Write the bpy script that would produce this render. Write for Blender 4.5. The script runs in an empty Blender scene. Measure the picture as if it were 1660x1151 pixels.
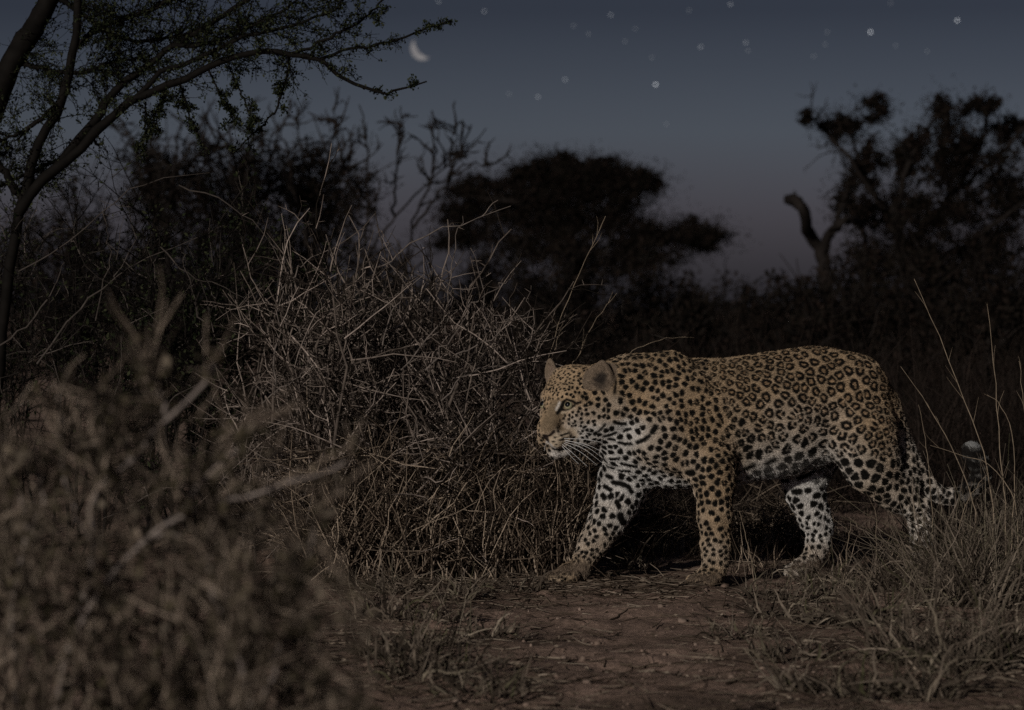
import bpy, math, time
import numpy as np
from mathutils import Vector
from mathutils.bvhtree import BVHTree

rng = np.random.default_rng(7)
scene = bpy.context.scene
COL = scene.collection

# ------------------------------------------------------------------ camera
FPX, CAM_H, HORIZON = 4544.0, 0.78, 500.0          # focal length and horizon in photo pixels (1660 wide)
cam = bpy.data.cameras.new('camera')
cam.sensor_width = 36.0
cam.lens = FPX * 36.0 / 1660.0
cam.shift_y = -(575.5 - HORIZON) / 1660.0
cam.clip_start, cam.clip_end = 0.05, 20000.0
cam.dof.use_dof = True
cam.dof.focus_distance = 7.93
cam.dof.aperture_fstop = 5.0
cam_ob = bpy.data.objects.new('camera', cam)
cam_ob.location = (0, 0, CAM_H)
cam_ob.rotation_euler = (math.radians(90), 0, 0)
COL.objects.link(cam_ob)
scene.camera = cam_ob

# ------------------------------------------------------------------ light
SUN_EL, SUN_AZ = math.radians(18), math.radians(29)  # low, behind the camera, a little to its left
world = bpy.data.worlds.new('World')
scene.world = world
world.use_nodes = True
nt = world.node_tree
nt.nodes.clear()
wo = nt.nodes.new('ShaderNodeOutputWorld')
bg = nt.nodes.new('ShaderNodeBackground')
sky = nt.nodes.new('ShaderNodeTexSky')
sky.sky_type = 'NISHITA'
sky.sun_disc = False
sky.sun_elevation = SUN_EL
sky.sun_rotation = math.pi + SUN_AZ
sky.dust_density = 2.0
sky.ozone_density = 2.0
hs = nt.nodes.new('ShaderNodeHueSaturation')
hs.inputs['Saturation'].default_value = 0.42
hs.inputs['Value'].default_value = 1.0
tc = nt.nodes.new('ShaderNodeTexCoord')
sp = nt.nodes.new('ShaderNodeSeparateXYZ')
ramp = nt.nodes.new('ShaderNodeValToRGB')
ramp.color_ramp.elements[0].position = 0.0
ramp.color_ramp.elements[0].color = (0.41, 0.37, 0.47, 1)
ramp.color_ramp.elements[1].position = 0.20
ramp.color_ramp.elements[1].color = (0.13, 0.145, 0.20, 1)
for pos_, c_ in ((0.033, (0.41, 0.375, 0.49)), (0.062, (0.37, 0.395, 0.51)), (0.105, (0.165, 0.178, 0.245))):
    e = ramp.color_ramp.elements.new(pos_)
    e.color = (*c_, 1)
mul = nt.nodes.new('ShaderNodeMix')
mul.data_type = 'RGBA'
mul.blend_type = 'MULTIPLY'
mul.inputs[0].default_value = 1.0
nt.links.new(tc.outputs['Generated'], sp.inputs[0])
nt.links.new(sp.outputs['Z'], ramp.inputs[0])
nt.links.new(sky.outputs[0], hs.inputs['Color'])
nt.links.new(hs.outputs[0], mul.inputs[6])
nt.links.new(ramp.outputs[0], mul.inputs[7])
nt.links.new(mul.outputs[2], bg.inputs[0])
nt.links.new(bg.outputs[0], wo.inputs[0])
bg.inputs[1].default_value = 0.043

sun = bpy.data.lights.new('sun', 'SUN')
sun.energy = 2.0
sun.angle = math.radians(1.2)
sun.color = (1.0, 0.945, 0.87)
sun_ob = bpy.data.objects.new('sun', sun)
ldir = Vector((math.sin(SUN_AZ) * math.cos(SUN_EL), math.cos(SUN_AZ) * math.cos(SUN_EL), -math.sin(SUN_EL)))
sun_ob.rotation_euler = ldir.to_track_quat('-Z', 'Y').to_euler()
COL.objects.link(sun_ob)

scene.view_settings.view_transform = 'Standard'
scene.view_settings.look = 'None'
scene.view_settings.exposure = 0.02
scene.view_settings.gamma = 1.0
scene.render.engine = 'CYCLES'
scene.cycles.use_denoising = False     # the sampling noise stands for the grain of a high-ISO night exposure
scene.cycles.max_bounces = 6
scene.cycles.sample_clamp_indirect = 0.5
scene.cycles.sample_clamp_direct = 1.6


# ------------------------------------------------------------------ helpers
def at(px, py, d):
    """The point at distance d that stands at this place of the photograph."""
    return np.array([(px - 830.0) / FPX * d, d, CAM_H - (py - HORIZON) / FPX * d])


def on_ground(px, py):
    d = FPX * CAM_H / (py - HORIZON)
    return np.array([(px - 830.0) / FPX * d, d, 0.0])


def unit(v):
    return v / np.maximum(np.linalg.norm(v, axis=-1, keepdims=True), 1e-9)


def mesh(name, verts, faces, smooth=False):
    """faces: list of integer arrays (n,3) or (n,4)."""
    me = bpy.data.meshes.new(name)
    verts = np.asarray(verts, np.float32)
    me.vertices.add(len(verts))
    me.vertices.foreach_set('co', verts.ravel())
    loops = np.concatenate([np.asarray(f).ravel() for f in faces]).astype(np.int32)
    sizes = np.concatenate([np.full(len(f), np.asarray(f).shape[1]) for f in faces])
    starts = np.concatenate([[0], np.cumsum(sizes)[:-1]]).astype(np.int32)
    me.loops.add(len(loops))
    me.loops.foreach_set('vertex_index', loops)
    me.polygons.add(len(sizes))
    me.polygons.foreach_set('loop_start', starts)
    me.update(calc_edges=True)
    if smooth:
        me.shade_smooth()
    return me


class Geo:
    """Collects tubes, leaves and blades and links them as one mesh object."""
    def __init__(self):
        self.v, self.q, self.t, self.n = [], [], [], 0

    def add(self, v, quads=None, tris=None):
        if quads is not None and len(quads):
            self.q.append(np.asarray(quads) + self.n)
        if tris is not None and len(tris):
            self.t.append(np.asarray(tris) + self.n)
        self.v.append(np.asarray(v, float).reshape(-1, 3))
        self.n += len(self.v[-1])

    def tubes(self, pts, rad, sides=3):
        """pts (M,n,3), rad (M,n)."""
        pts = np.asarray(pts, float)
        rad = np.asarray(rad, float)
        M, n, _ = pts.shape
        if M == 0:
            return
        tan = np.empty_like(pts)
        tan[:, 1:-1] = pts[:, 2:] - pts[:, :-2]
        tan[:, 0] = pts[:, 1] - pts[:, 0]
        tan[:, -1] = pts[:, -1] - pts[:, -2]
        tan = unit(tan)
        ref = np.eye(3)[np.abs(tan).max(1).argmin(1)][:, None, :]      # one reference axis for each tube
        a = unit(np.cross(tan, np.broadcast_to(ref, tan.shape)))
        b = np.cross(tan, a)
        ang = np.arange(sides) * 2 * np.pi / sides
        ring = (a[:, :, None, :] * np.cos(ang)[None, None, :, None] + b[:, :, None, :] * np.sin(ang)[None, None, :, None])
        v = pts[:, :, None, :] + ring * rad[:, :, None, None]
        base = (np.arange(M) * n * sides)[:, None, None]
        i = (np.arange(n - 1) * sides)[None, :, None]
        k = np.arange(sides)[None, None, :]
        k2 = (k + 1) % sides
        q = np.stack([base + i + k, base + i + k2, base + i + sides + k2, base + i + sides + k], -1).reshape(-1, 4)
        self.add(v, quads=q)

    def leaves(self, c, size, flat=0.0, aspect=0.5, dirs=None):
        """One folded diamond for each centre."""
        c = np.asarray(c, float)
        M = len(c)
        if M == 0:
            return
        d = unit(rng.normal(size=(M, 3)) * np.array([1, 1, 1 - flat]) if dirs is None else dirs + rng.normal(size=(M, 3)) * 0.5)
        s = unit(np.cross(d, unit(rng.normal(size=(M, 3)))))
        nrm = np.cross(d, s)
        L = (size * rng.uniform(0.6, 1.4, M))[:, None]
        v = np.stack([c, c + d * L * 0.55 + s * L * aspect * 0.5 + nrm * L * 0.1, c + d * L, c + d * L * 0.55 - s * L * aspect * 0.5 + nrm * L * 0.1], 1)
        q = np.arange(M * 4).reshape(M, 4)
        self.add(v, quads=q)

    def blades(self, pts, w0, side=None):
        """Grass blades as tapering strips; pts (M,n,3), w0 (M,)."""
        pts = np.asarray(pts, float)
        M, n, _ = pts.shape
        if M == 0:
            return
        if side is None:
            side = rng.normal(size=(M, 3)) * np.array([1, 1, 0.1])
        t = unit(pts[:, -1] - pts[:, 0])
        s = unit(np.cross(t, unit(side)))[:, None, :]
        w = (np.asarray(w0)[:, None] * np.linspace(1, 0.12, n)[None, :])[..., None]
        v = np.stack([pts - s * w, pts + s * w], 2)
        base = (np.arange(M) * n * 2)[:, None]
        i = (np.arange(n - 1) * 2)[None, :]
        q = np.stack([base + i, base + i + 1, base + i + 3, base + i + 2], -1).reshape(-1, 4)
        self.add(v, quads=q)

    def build(self, name, mat, parent=None, origin=None, smooth=True):
        if not self.v:
            return None
        v = np.concatenate(self.v)
        if origin is not None:
            v = v - np.asarray(origin)
        fs = []
        if self.q:
            fs.append(np.concatenate(self.q))
        if self.t:
            fs.append(np.concatenate(self.t))
        me = mesh(name, v, fs, smooth)
        me.materials.append(mat)
        ob = bpy.data.objects.new(name, me)
        COL.objects.link(ob)
        if parent is not None:
            ob.parent = parent
        elif origin is not None:
            ob.location = tuple(origin)
        return ob


def tag(o, label=None, cat=None, group=None, kind=None):
    if label:
        o['label'] = label
    if cat:
        o['category'] = cat
    if group:
        o['group'] = group
    if kind:
        o['kind'] = kind
    return o


def empty(name, loc, label, cat, group=None):
    o = bpy.data.objects.new(name, None)
    o.location = tuple(loc)
    o.empty_display_size = 0.1
    COL.objects.link(o)
    return tag(o, label, cat, group)


def grow(start, d, length, n, wig=0.15, trop=(0, 0, 0)):
    """Random walks: (M,3) starts, (M,3) directions, (M,) lengths -> (M,n,3)."""
    start, d = np.asarray(start, float), unit(np.asarray(d, float))
    M = len(start)
    step = (np.asarray(length) / (n - 1))[:, None]
    out = [start]
    p = start
    for i in range(n - 1):
        p = p + d * step
        out.append(p)
        d = unit(d + rng.normal(size=(M, 3)) * wig + np.asarray(trop))
    return np.stack(out, 1)


def sample_on(pts, per, t0=0.2, t1=1.0):
    """Random places on polylines: -> starts, tangents, parent index, t."""
    M, n, _ = pts.shape
    idx = np.repeat(np.arange(M), per)
    t = rng.uniform(t0, t1, len(idx)) * (n - 1)
    i = np.minimum(t.astype(int), n - 2)
    f = (t - i)[:, None]
    a, b = pts[idx, i], pts[idx, i + 1]
    return a + (b - a) * f, unit(b - a), idx, t / (n - 1)


def side_dirs(tan, angle, sd=0.2):
    M = len(tan)
    r = unit(np.cross(tan, unit(rng.normal(size=(M, 3)))))
    a = (angle + rng.normal(size=M) * sd)[:, None]
    return tan * np.cos(a) + r * np.sin(a)


def resample(poly, n, jitter=0.0):
    """Smooth (Catmull-Rom) resampling of one polyline of 3D points."""
    P = np.asarray(poly, float)
    P = np.vstack([2 * P[0] - P[1], P, 2 * P[-1] - P[-2]])
    m = len(P) - 3
    t = np.linspace(0, m - 1e-6, n)
    i = t.astype(int)
    f = (t - i)[:, None]
    p0, p1, p2, p3 = P[i], P[i + 1], P[i + 2], P[i + 3]
    out = 0.5 * (2 * p1 + (p2 - p0) * f + (2 * p0 - 5 * p1 + 4 * p2 - p3) * f ** 2 + (3 * p1 - p0 - 3 * p2 + p3) * f ** 3)
    if jitter:
        out[1:-1] += rng.normal(size=(n - 2, 3)) * jitter
    return out


# ------------------------------------------------------------------ materials
def lin(c):
    return tuple(((x / 12.92) if x <= 0.04045 else ((x + 0.055) / 1.055) ** 2.4) for x in c)


def plant_material(name, cols, rough=0.8, noise=40.0, pos=None, spec=0.06):
    """Colour varies from piece to piece (random per island) and along it (noise)."""
    m = bpy.data.materials.new(name)
    m.use_nodes = True
    t = m.node_tree
    b = t.nodes['Principled BSDF']
    b.inputs['Roughness'].default_value = rough
    b.inputs['Specular IOR Level'].default_value = spec
    g = t.nodes.new('ShaderNodeNewGeometry')
    r = t.nodes.new('ShaderNodeValToRGB')
    els = r.color_ramp.elements
    while len(els) < len(cols):
        els.new(0.5)
    for k, c in enumerate(cols):
        els[k].position = pos[k] if pos else k / (len(cols) - 1)
        els[k].color = (*c, 1)
    n = t.nodes.new('ShaderNodeTexNoise')
    n.inputs['Scale'].default_value = noise
    n.inputs['Detail'].default_value = 3
    tcn = t.nodes.new('ShaderNodeTexCoord')
    t.links.new(tcn.outputs['Object'], n.inputs['Vector'])
    t.links.new(g.outputs['Random Per Island'], r.inputs[0])
    mx = t.nodes.new('ShaderNodeMix')
    mx.data_type = 'RGBA'
    mx.blend_type = 'MULTIPLY'
    mx.inputs[0].default_value = 0.8
    mr = t.nodes.new('ShaderNodeMapRange')
    mr.inputs[1].default_value, mr.inputs[2].default_value = 0.3, 0.7
    mr.inputs[3].default_value, mr.inputs[4].default_value = 0.45, 1.2
    t.links.new(n.outputs[0], mr.inputs[0])
    t.links.new(r.outputs[0], mx.inputs[6])
    t.links.new(mr.outputs[0], mx.inputs[7])
    t.links.new(mx.outputs[2], b.inputs['Base Color'])
    return m


DARK_MOST = (0.0, 0.45, 0.72, 1.0)  # weathered tones, weighted dark to put the shade of inner gaps into colour
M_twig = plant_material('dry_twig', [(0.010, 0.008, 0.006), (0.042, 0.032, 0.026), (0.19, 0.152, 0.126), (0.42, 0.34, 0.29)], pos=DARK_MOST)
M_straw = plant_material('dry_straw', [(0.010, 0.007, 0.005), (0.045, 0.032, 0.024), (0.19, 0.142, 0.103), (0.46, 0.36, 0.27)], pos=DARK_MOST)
M_tuft = plant_material('tuft_blade', [(0.02, 0.015, 0.011), (0.085, 0.066, 0.05), (0.20, 0.16, 0.124), (0.06, 0.057, 0.029), (0.34, 0.275, 0.215)], pos=(0, 0.35, 0.7, 0.82, 1.0))
M_stalk = plant_material('grass_stalk', [(0.22, 0.165, 0.115), (0.34, 0.27, 0.195)])
M_bark = plant_material('acacia_bark', [(0.004, 0.0034, 0.003), (0.011, 0.0092, 0.0078)], noise=25)
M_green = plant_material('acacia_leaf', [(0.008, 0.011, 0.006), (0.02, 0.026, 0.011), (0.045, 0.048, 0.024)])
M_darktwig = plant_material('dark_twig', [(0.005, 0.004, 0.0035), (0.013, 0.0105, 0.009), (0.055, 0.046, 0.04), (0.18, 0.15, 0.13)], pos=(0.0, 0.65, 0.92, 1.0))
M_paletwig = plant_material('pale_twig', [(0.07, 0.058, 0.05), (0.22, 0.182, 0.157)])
M_fgstem = plant_material('pale_stem', [(0.20, 0.165, 0.145), (0.33, 0.275, 0.245)], noise=14)
M_fgtwig = plant_material('near_twig', [(0.012, 0.010, 0.008), (0.06, 0.046, 0.035), (0.23, 0.177, 0.135), (0.46, 0.365, 0.285)], pos=(0, 0.45, 0.75, 1.0))
M_fgleaf = plant_material('withered_leaf', [(0.014, 0.012, 0.008), (0.08, 0.065, 0.04), (0.13, 0.104, 0.075), (0.17, 0.14, 0.108)], pos=(0.0, 0.45, 0.78, 1.0))
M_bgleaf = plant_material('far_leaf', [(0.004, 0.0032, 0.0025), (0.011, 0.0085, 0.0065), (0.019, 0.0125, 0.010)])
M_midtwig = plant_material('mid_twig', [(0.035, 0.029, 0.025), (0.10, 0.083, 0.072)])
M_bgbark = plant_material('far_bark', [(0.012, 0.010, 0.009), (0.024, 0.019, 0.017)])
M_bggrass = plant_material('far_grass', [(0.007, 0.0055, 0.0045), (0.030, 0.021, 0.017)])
M_litter = plant_material('litter', [(0.05, 0.034, 0.025), (0.12, 0.09, 0.066), (0.30, 0.24, 0.185)], pos=(0, 0.6, 1.0))
M_pebble = plant_material('pebble', [(0.16, 0.11, 0.085), (0.27, 0.2, 0.16)], noise=60)

m = bpy.data.materials.new('soil')
M_soil = m
m.use_nodes = True
t = m.node_tree
b = t.nodes['Principled BSDF']
b.inputs['Roughness'].default_value = 0.95
b.inputs['Specular IOR Level'].default_value = 0.1
tcn = t.nodes.new('ShaderNodeTexCoord')
n1 = t.nodes.new('ShaderNodeTexNoise')
n1.inputs['Scale'].default_value = 2.2
n1.inputs['Detail'].default_value = 9
n1.inputs['Roughness'].default_value = 0.68
n2 = t.nodes.new('ShaderNodeTexNoise')
n2.inputs['Scale'].default_value = 70
n2.inputs['Detail'].default_value = 6
n2.inputs['Roughness'].default_value = 0.7
r1 = t.nodes.new('ShaderNodeValToRGB')
r1.color_ramp.elements[0].position = 0.38
r1.color_ramp.elements[0].color = (0.13, 0.09, 0.068, 1)
r1.color_ramp.elements[1].position = 0.64
r1.color_ramp.elements[1].color = (0.36, 0.245, 0.19, 1)
mx = t.nodes.new('ShaderNodeMix')
mx.data_type = 'RGBA'
mx.blend_type = 'MULTIPLY'
mx.inputs[0].default_value = 0.75
mr = t.nodes.new('ShaderNodeMapRange')
mr.inputs[1].default_value, mr.inputs[2].default_value = 0.35, 0.65
mr.inputs[3].default_value, mr.inputs[4].default_value = 0.45, 1.25
bp = t.nodes.new('ShaderNodeBump')
bp.inputs['Strength'].default_value = 0.9
bp.inputs['Distance'].default_value = 0.01
for nn in (n1, n2):
    t.links.new(tcn.outputs['Object'], nn.inputs['Vector'])
t.links.new(n1.outputs[0], r1.inputs[0])
t.links.new(n2.outputs[0], mr.inputs[0])
t.links.new(r1.outputs[0], mx.inputs[6])
t.links.new(mr.outputs[0], mx.inputs[7])
t.links.new(mx.outputs[2], b.inputs['Base Color'])
t.links.new(n2.outputs[0], bp.inputs['Height'])
t.links.new(bp.outputs[0], b.inputs['Normal'])


def emission(name, col, strength):
    m = bpy.data.materials.new(name)
    m.use_nodes = True
    t = m.node_tree
    t.nodes.clear()
    o = t.nodes.new('ShaderNodeOutputMaterial')
    e = t.nodes.new('ShaderNodeEmission')
    e.inputs[0].default_value = (*col, 1)
    e.inputs[1].default_value = strength
    m.cycles.emission_sampling = 'NONE'
    t.links.new(e.outputs[0], o.inputs[0])
    return m


def plain(name, col, rough=0.5, spec=0.5):
    m = bpy.data.materials.new(name)
    m.use_nodes = True
    b = m.node_tree.nodes['Principled BSDF']
    b.inputs['Base Color'].default_value = (*col, 1)
    b.inputs['Roughness'].default_value = rough
    b.inputs['Specular IOR Level'].default_value = spec
    return m


# ------------------------------------------------------------------ ground
def bumps(x, y):
    """Height of the ground: gentle swells and clods, zero where the animal treads."""
    z = np.zeros_like(x)
    r = np.random.default_rng(3)
    for fr, am, k in ((1.1, 0.010, 6), (4.0, 0.007, 8), (11.0, 0.0045, 10), (27.0, 0.0026, 12), (60.0, 0.0014, 14)):
        for i in range(k):
            th, ph = r.uniform(0, 2 * np.pi, 2)
            f = fr * r.uniform(0.7, 1.4)
            z += am / math.sqrt(k) * np.sin((x * np.cos(th) + y * np.sin(th)) * f * 2 + ph) * (1.0)
    return z


def build_ground():
    ys = np.concatenate([np.linspace(1.5, 4.8, 60, endpoint=False), np.linspace(4.8, 9.2, 330, endpoint=False),
                         np.linspace(9.2, 14, 80, endpoint=False), 14 * (900 / 14) ** np.linspace(0, 1, 60)])
    xs = np.concatenate([-(3 * (600 / 3) ** np.linspace(1, 0, 40, endpoint=False)), np.linspace(-3, -1.2, 60, endpoint=False), np.linspace(-1.2, 1.6, 240, endpoint=False),
                         np.linspace(1.6, 3, 50, endpoint=False), 3 * (600 / 3) ** np.linspace(0, 1, 40)])
    X, Y = np.meshgrid(xs, ys, indexing='ij')
    Z = bumps(X, Y) * np.clip(1.2 - Y / 60, 0.2, 1)
    nx, ny = X.shape
    i, j = np.meshgrid(np.arange(nx - 1), np.arange(ny - 1), indexing='ij')
    a = (i * ny + j).ravel()
    q = np.stack([a, a + ny, a + ny + 1, a + 1], -1)
    me = mesh('ground', np.stack([X, Y, Z], -1).reshape(-1, 3), [q], True)
    me.materials.append(M_soil)
    o = bpy.data.objects.new('ground', me)
    COL.objects.link(o)
    tag(o, kind='structure', label='reddish brown dirt path and bare soil under the bushes')


build_ground()

# ------------------------------------------------------------------ leopard
PXM = 8.0 / FPX                                        # metres of one photo pixel at the animal
YAW = math.radians(18)
LAT = np.array([-math.sin(YAW), math.cos(YAW), 0.0])   # towards the animal's far (right) side
FWD = np.array([-math.cos(YAW), -math.sin(YAW), 0.0])
LEO0 = np.array([at(1230, 940, 8.03)[0], 8.03, 0.0])


def lp(px, py, dd=None):
    """Point at (px,py), dd metres behind the 8 m plane (default: the animal's mid plane)."""
    if dd is None:
        dd = mid(px)
    return at(px, py, 8.0 + dd)


def mid(px):
    return -0.03 + (px - 1080) * 0.00057


HY = math.radians(50)                                  # the head looks round towards the camera
HF = np.array([-math.cos(HY), -math.sin(HY), 0.0])
HL = np.array([math.sin(HY), -math.cos(HY), 0.0])      # the head's left, the near side
HO = lp(902, 656, -0.165)


def hp(a, l, u):
    return HO + (HF * a + HL * l + np.array([0, 0, 1.0]) * u) * PXM


PRIMS = []                                             # (kind, data..., k)


def cone(a, b, ra, rb, k=18, flat=1.0, axis=None):
    PRIMS.append(('c', np.asarray(a), np.asarray(b), ra * PXM, rb * PXM, k * PXM, flat, LAT if axis is None else np.asarray(axis)))


def chain(pts, k=18, flat=1.0, axis=None):
    """pts: (point, radius)."""
    for (a, ra), (b, rb) in zip(pts[:-1], pts[1:]):
        cone(a, b, ra, rb, k, flat, axis)


def ball(a, r, k=12, flat=1.0, axis=None):
    cone(a, a + np.array([0, 0, 1e-5]), r, r, k, flat, axis)


def ear(c, up, nrm, w, h, th, hollow):
    PRIMS.append(('e', np.asarray(c), unit(np.asarray(up, float)), unit(np.asarray(nrm, float)), w * PXM, h * PXM, th * PXM, hollow * PXM, 7 * PXM))


def dig(a, r, k=4):
    PRIMS.append(('s', np.asarray(a), r * PXM, k * PXM))


def groove(a, b, r, k=3):
    PRIMS.append(('g', np.asarray(a), np.asarray(b), r * PXM, k * PXM))


def body_prims():
    N, F = -1, 1
    sd = lambda px, py, off: lp(px, py, mid(px) + off)
    # trunk
    chain([(lp(1060, 688), 84), (lp(1120, 690), 92), (lp(1185, 686), 91), (lp(1262, 673), 93), (lp(1325, 655), 84), (lp(1380, 646), 66)], 26, 0.70)
    cone(lp(1380, 648), lp(1408, 664), 62, 40, 30, 0.8)
    cone(lp(1150, 650), lp(1330, 632), 60, 60, 20, 0.5)       # back line
    cone(lp(1058, 634), lp(1125, 642), 48, 42, 28, 0.6)       # withers
    cone(lp(1010, 712), lp(1075, 735), 42, 48, 26, 0.8)       # breast
    # neck
    chain([(lp(1062, 655), 76), (lp(1020, 645), 62), (lp(978, 640, -0.115), 50)], 26, 0.82)
    cone(lp(985, 680, -0.11), lp(1030, 715), 34, 44, 22, 0.9)
    # near shoulder blade and arm
    cone(sd(1086, 602, -0.05), sd(1078, 690, -0.10), 30, 48, 22, 0.55)
    cone(sd(1076, 700, -0.10), sd(1140, 735, -0.105), 48, 44, 18, 0.62)
    cone(sd(1118, 640, -0.085), sd(1150, 742, -0.105), 36, 36, 14, 0.55)
    chain([(lp(1150, 752, -0.095), 37), (lp(1157, 790, -0.09), 28.5), (lp(1159, 836, -0.098), 25), (lp(1160.5, 885, -0.106), 21.5), (lp(1160, 912, -0.112), 20)], 12)
    cone(lp(1170, 762, -0.07), lp(1168, 800, -0.08), 18, 14, 14)     # elbow
    paw(1156, 932, -0.116, np.array([-0.80, -0.60, 0]), 1.0)
    # far shoulder blade and arm, reaching forward
    cone(sd(1080, 604, 0.05), sd(1040, 690, 0.08), 28, 46, 26, 0.55)
    cone(sd(1030, 700, 0.07), sd(1014, 770, 0.06), 50, 42, 22, 0.75)
    chain([(lp(1015, 775, 0.0), 42), (lp(1000, 812, -0.012), 33), (lp(984, 846, -0.022), 27.5), (lp(963, 880, -0.034), 21.5), (lp(950, 902, -0.042), 19)], 12)
    cone(lp(1034, 790, 0.02), lp(1014, 822, 0.0), 16, 14, 14)
    paw(936, 924, -0.048, np.array([-0.97, -0.25, 0]), 1.08)
    # near hind leg, pushing off
    cone(sd(1380, 640, -0.05), sd(1398, 712, -0.09), 60, 54, 20, 0.62)
    chain([(sd(1400, 705, -0.085), 55), (sd(1414, 752, -0.088), 44), (sd(1448, 792, -0.07), 31), (sd(1484, 826, -0.075), 18)], 16, 0.75)
    cone(sd(1436, 672, -0.03), sd(1476, 776, -0.06), 26, 19, 20, 0.7)
    chain([(sd(1487, 826, -0.075), 18.5), (lp(1492, 850, 0.075), 17.5), (lp(1496, 880, 0.065), 17.5), (lp(1497, 908, 0.055), 16.5)], 8)
    ball(sd(1497, 818, -0.072), 11, 10)                       # heel
    paw(1492, 924, 0.045, np.array([-0.95, -0.31, 0]), 0.95)
    # far hind leg, coming forward
    cone(sd(1372, 650, 0.05), sd(1310, 748, 0.075), 56, 46, 26, 0.65)
    chain([(lp(1300, 765, 0.175), 38), (lp(1306, 800, 0.178), 30), (lp(1321, 840, 0.185), 24.5), (lp(1330, 856, 0.19), 18), (lp(1326, 882, 0.185), 17.5), (lp(1318, 905, 0.178), 16)], 12, 0.9)
    paw(1312, 919, 0.17, np.array([-0.95, -0.31, 0]), 0.95)
    # fold of the flank
    cone(lp(1290, 715), lp(1345, 705, mid(1345) - 0.03), 34, 30, 26, 0.6)
    # tail
    tl = [(1424, 634, 17), (1442, 660, 15), (1460, 706, 13), (1484, 757, 12), (1506, 790, 11.5), (1530, 804, 11), (1556, 804, 11), (1578, 792, 11), (1591, 770, 11.5), (1585, 746, 12), (1574, 730, 12)]
    pts = resample([lp(x, y, 0.165 + (0.02 if i > 4 else 0)) for i, (x, y, r) in enumerate(tl)], 31)
    rr = np.interp(np.linspace(0, 1, 31), np.linspace(0, 1, 11), [r for _, _, r in tl])
    chain(list(zip(pts, rr)), 8)
    head_prims()


def paw(px, py, dd, f, s):
    c = lp(px, py, dd)
    f = unit(f)
    l = np.array([-f[1], f[0], 0.0])
    z0 = c[2]
    hz = lambda p, z: np.array([p[0], p[1], z])
    cone(hz(c, 0.034), hz(c + f * 0.030 * s, 0.026), 19 * s, 15 * s, 10)
    for k, (o, fw) in enumerate(((-0.036, 0.042), (-0.0125, 0.058), (0.0125, 0.058), (0.036, 0.042))):
        p = c + l * o * s
        cone(hz(p + f * 0.02 * s, 0.026), hz(p + f * fw * s, 0.0185), 8.2 * s, 8.0 * s, 2.5)
        ball(hz(p + f * (fw + 0.008) * s, 0.0155), 7.6 * s, 2)


def head_prims():
    cone(hp(-46, 0, 8), hp(-70, 0, 0), 47, 46, 16, 0.95, HL)           # skull
    cone(hp(-14, 0, 10), hp(-40, 0, 22), 27, 40, 14, 1.15, HL)        # forehead
    for s in (1, -1):
        cone(hp(-30, 24 * s, -14), hp(-58, 28 * s, -22), 25, 32, 14)   # cheek
        cone(hp(-16, 20 * s, -22), hp(-40, 22 * s, -38), 19, 24, 12)
        cone(hp(2, 11 * s, -52), hp(14, 11 * s, -54), 17, 14, 9)       # whisker pad
        cone(hp(-4, 21 * s, 13), hp(-14, 30 * s, 12), 9, 10, 8)        # brow
        cone(hp(-10, 10 * s, -66), hp(-50, 20 * s, -46), 13, 24, 12)   # jaw
        dig(hp(9, 25 * s, 1), 7.0, 6)                                  # eye socket
    cone(hp(-6, 0, 0), hp(23, 0, -34), 19, 13.5, 12, 1.1, HL)          # bridge
    cone(hp(24, 0, -38), hp(29, 0, -42), 12, 9.5, 7, 1.3, HL)          # nose
    cone(hp(-4, 0, -72), hp(6, 0, -74), 14, 11.5, 8)                   # chin
    cone(lp(972, 660, -0.115), hp(-60, 0, -10), 48, 42, 20, 0.9)       # throat to skull
    groove(hp(34, 6, -50), hp(22, 22, -52), 2.2, 3)
    ear(lp(974, 613, -0.165), (0.10, 0.15, 1), (-0.45, -0.88, 0.05), 20, 29, 10, 8)
    ear(hp(-42, -44, 46), (-0.10, 0.1, 1), (-0.80, -0.55, 0.05), 15, 27, 8, 7)


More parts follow.
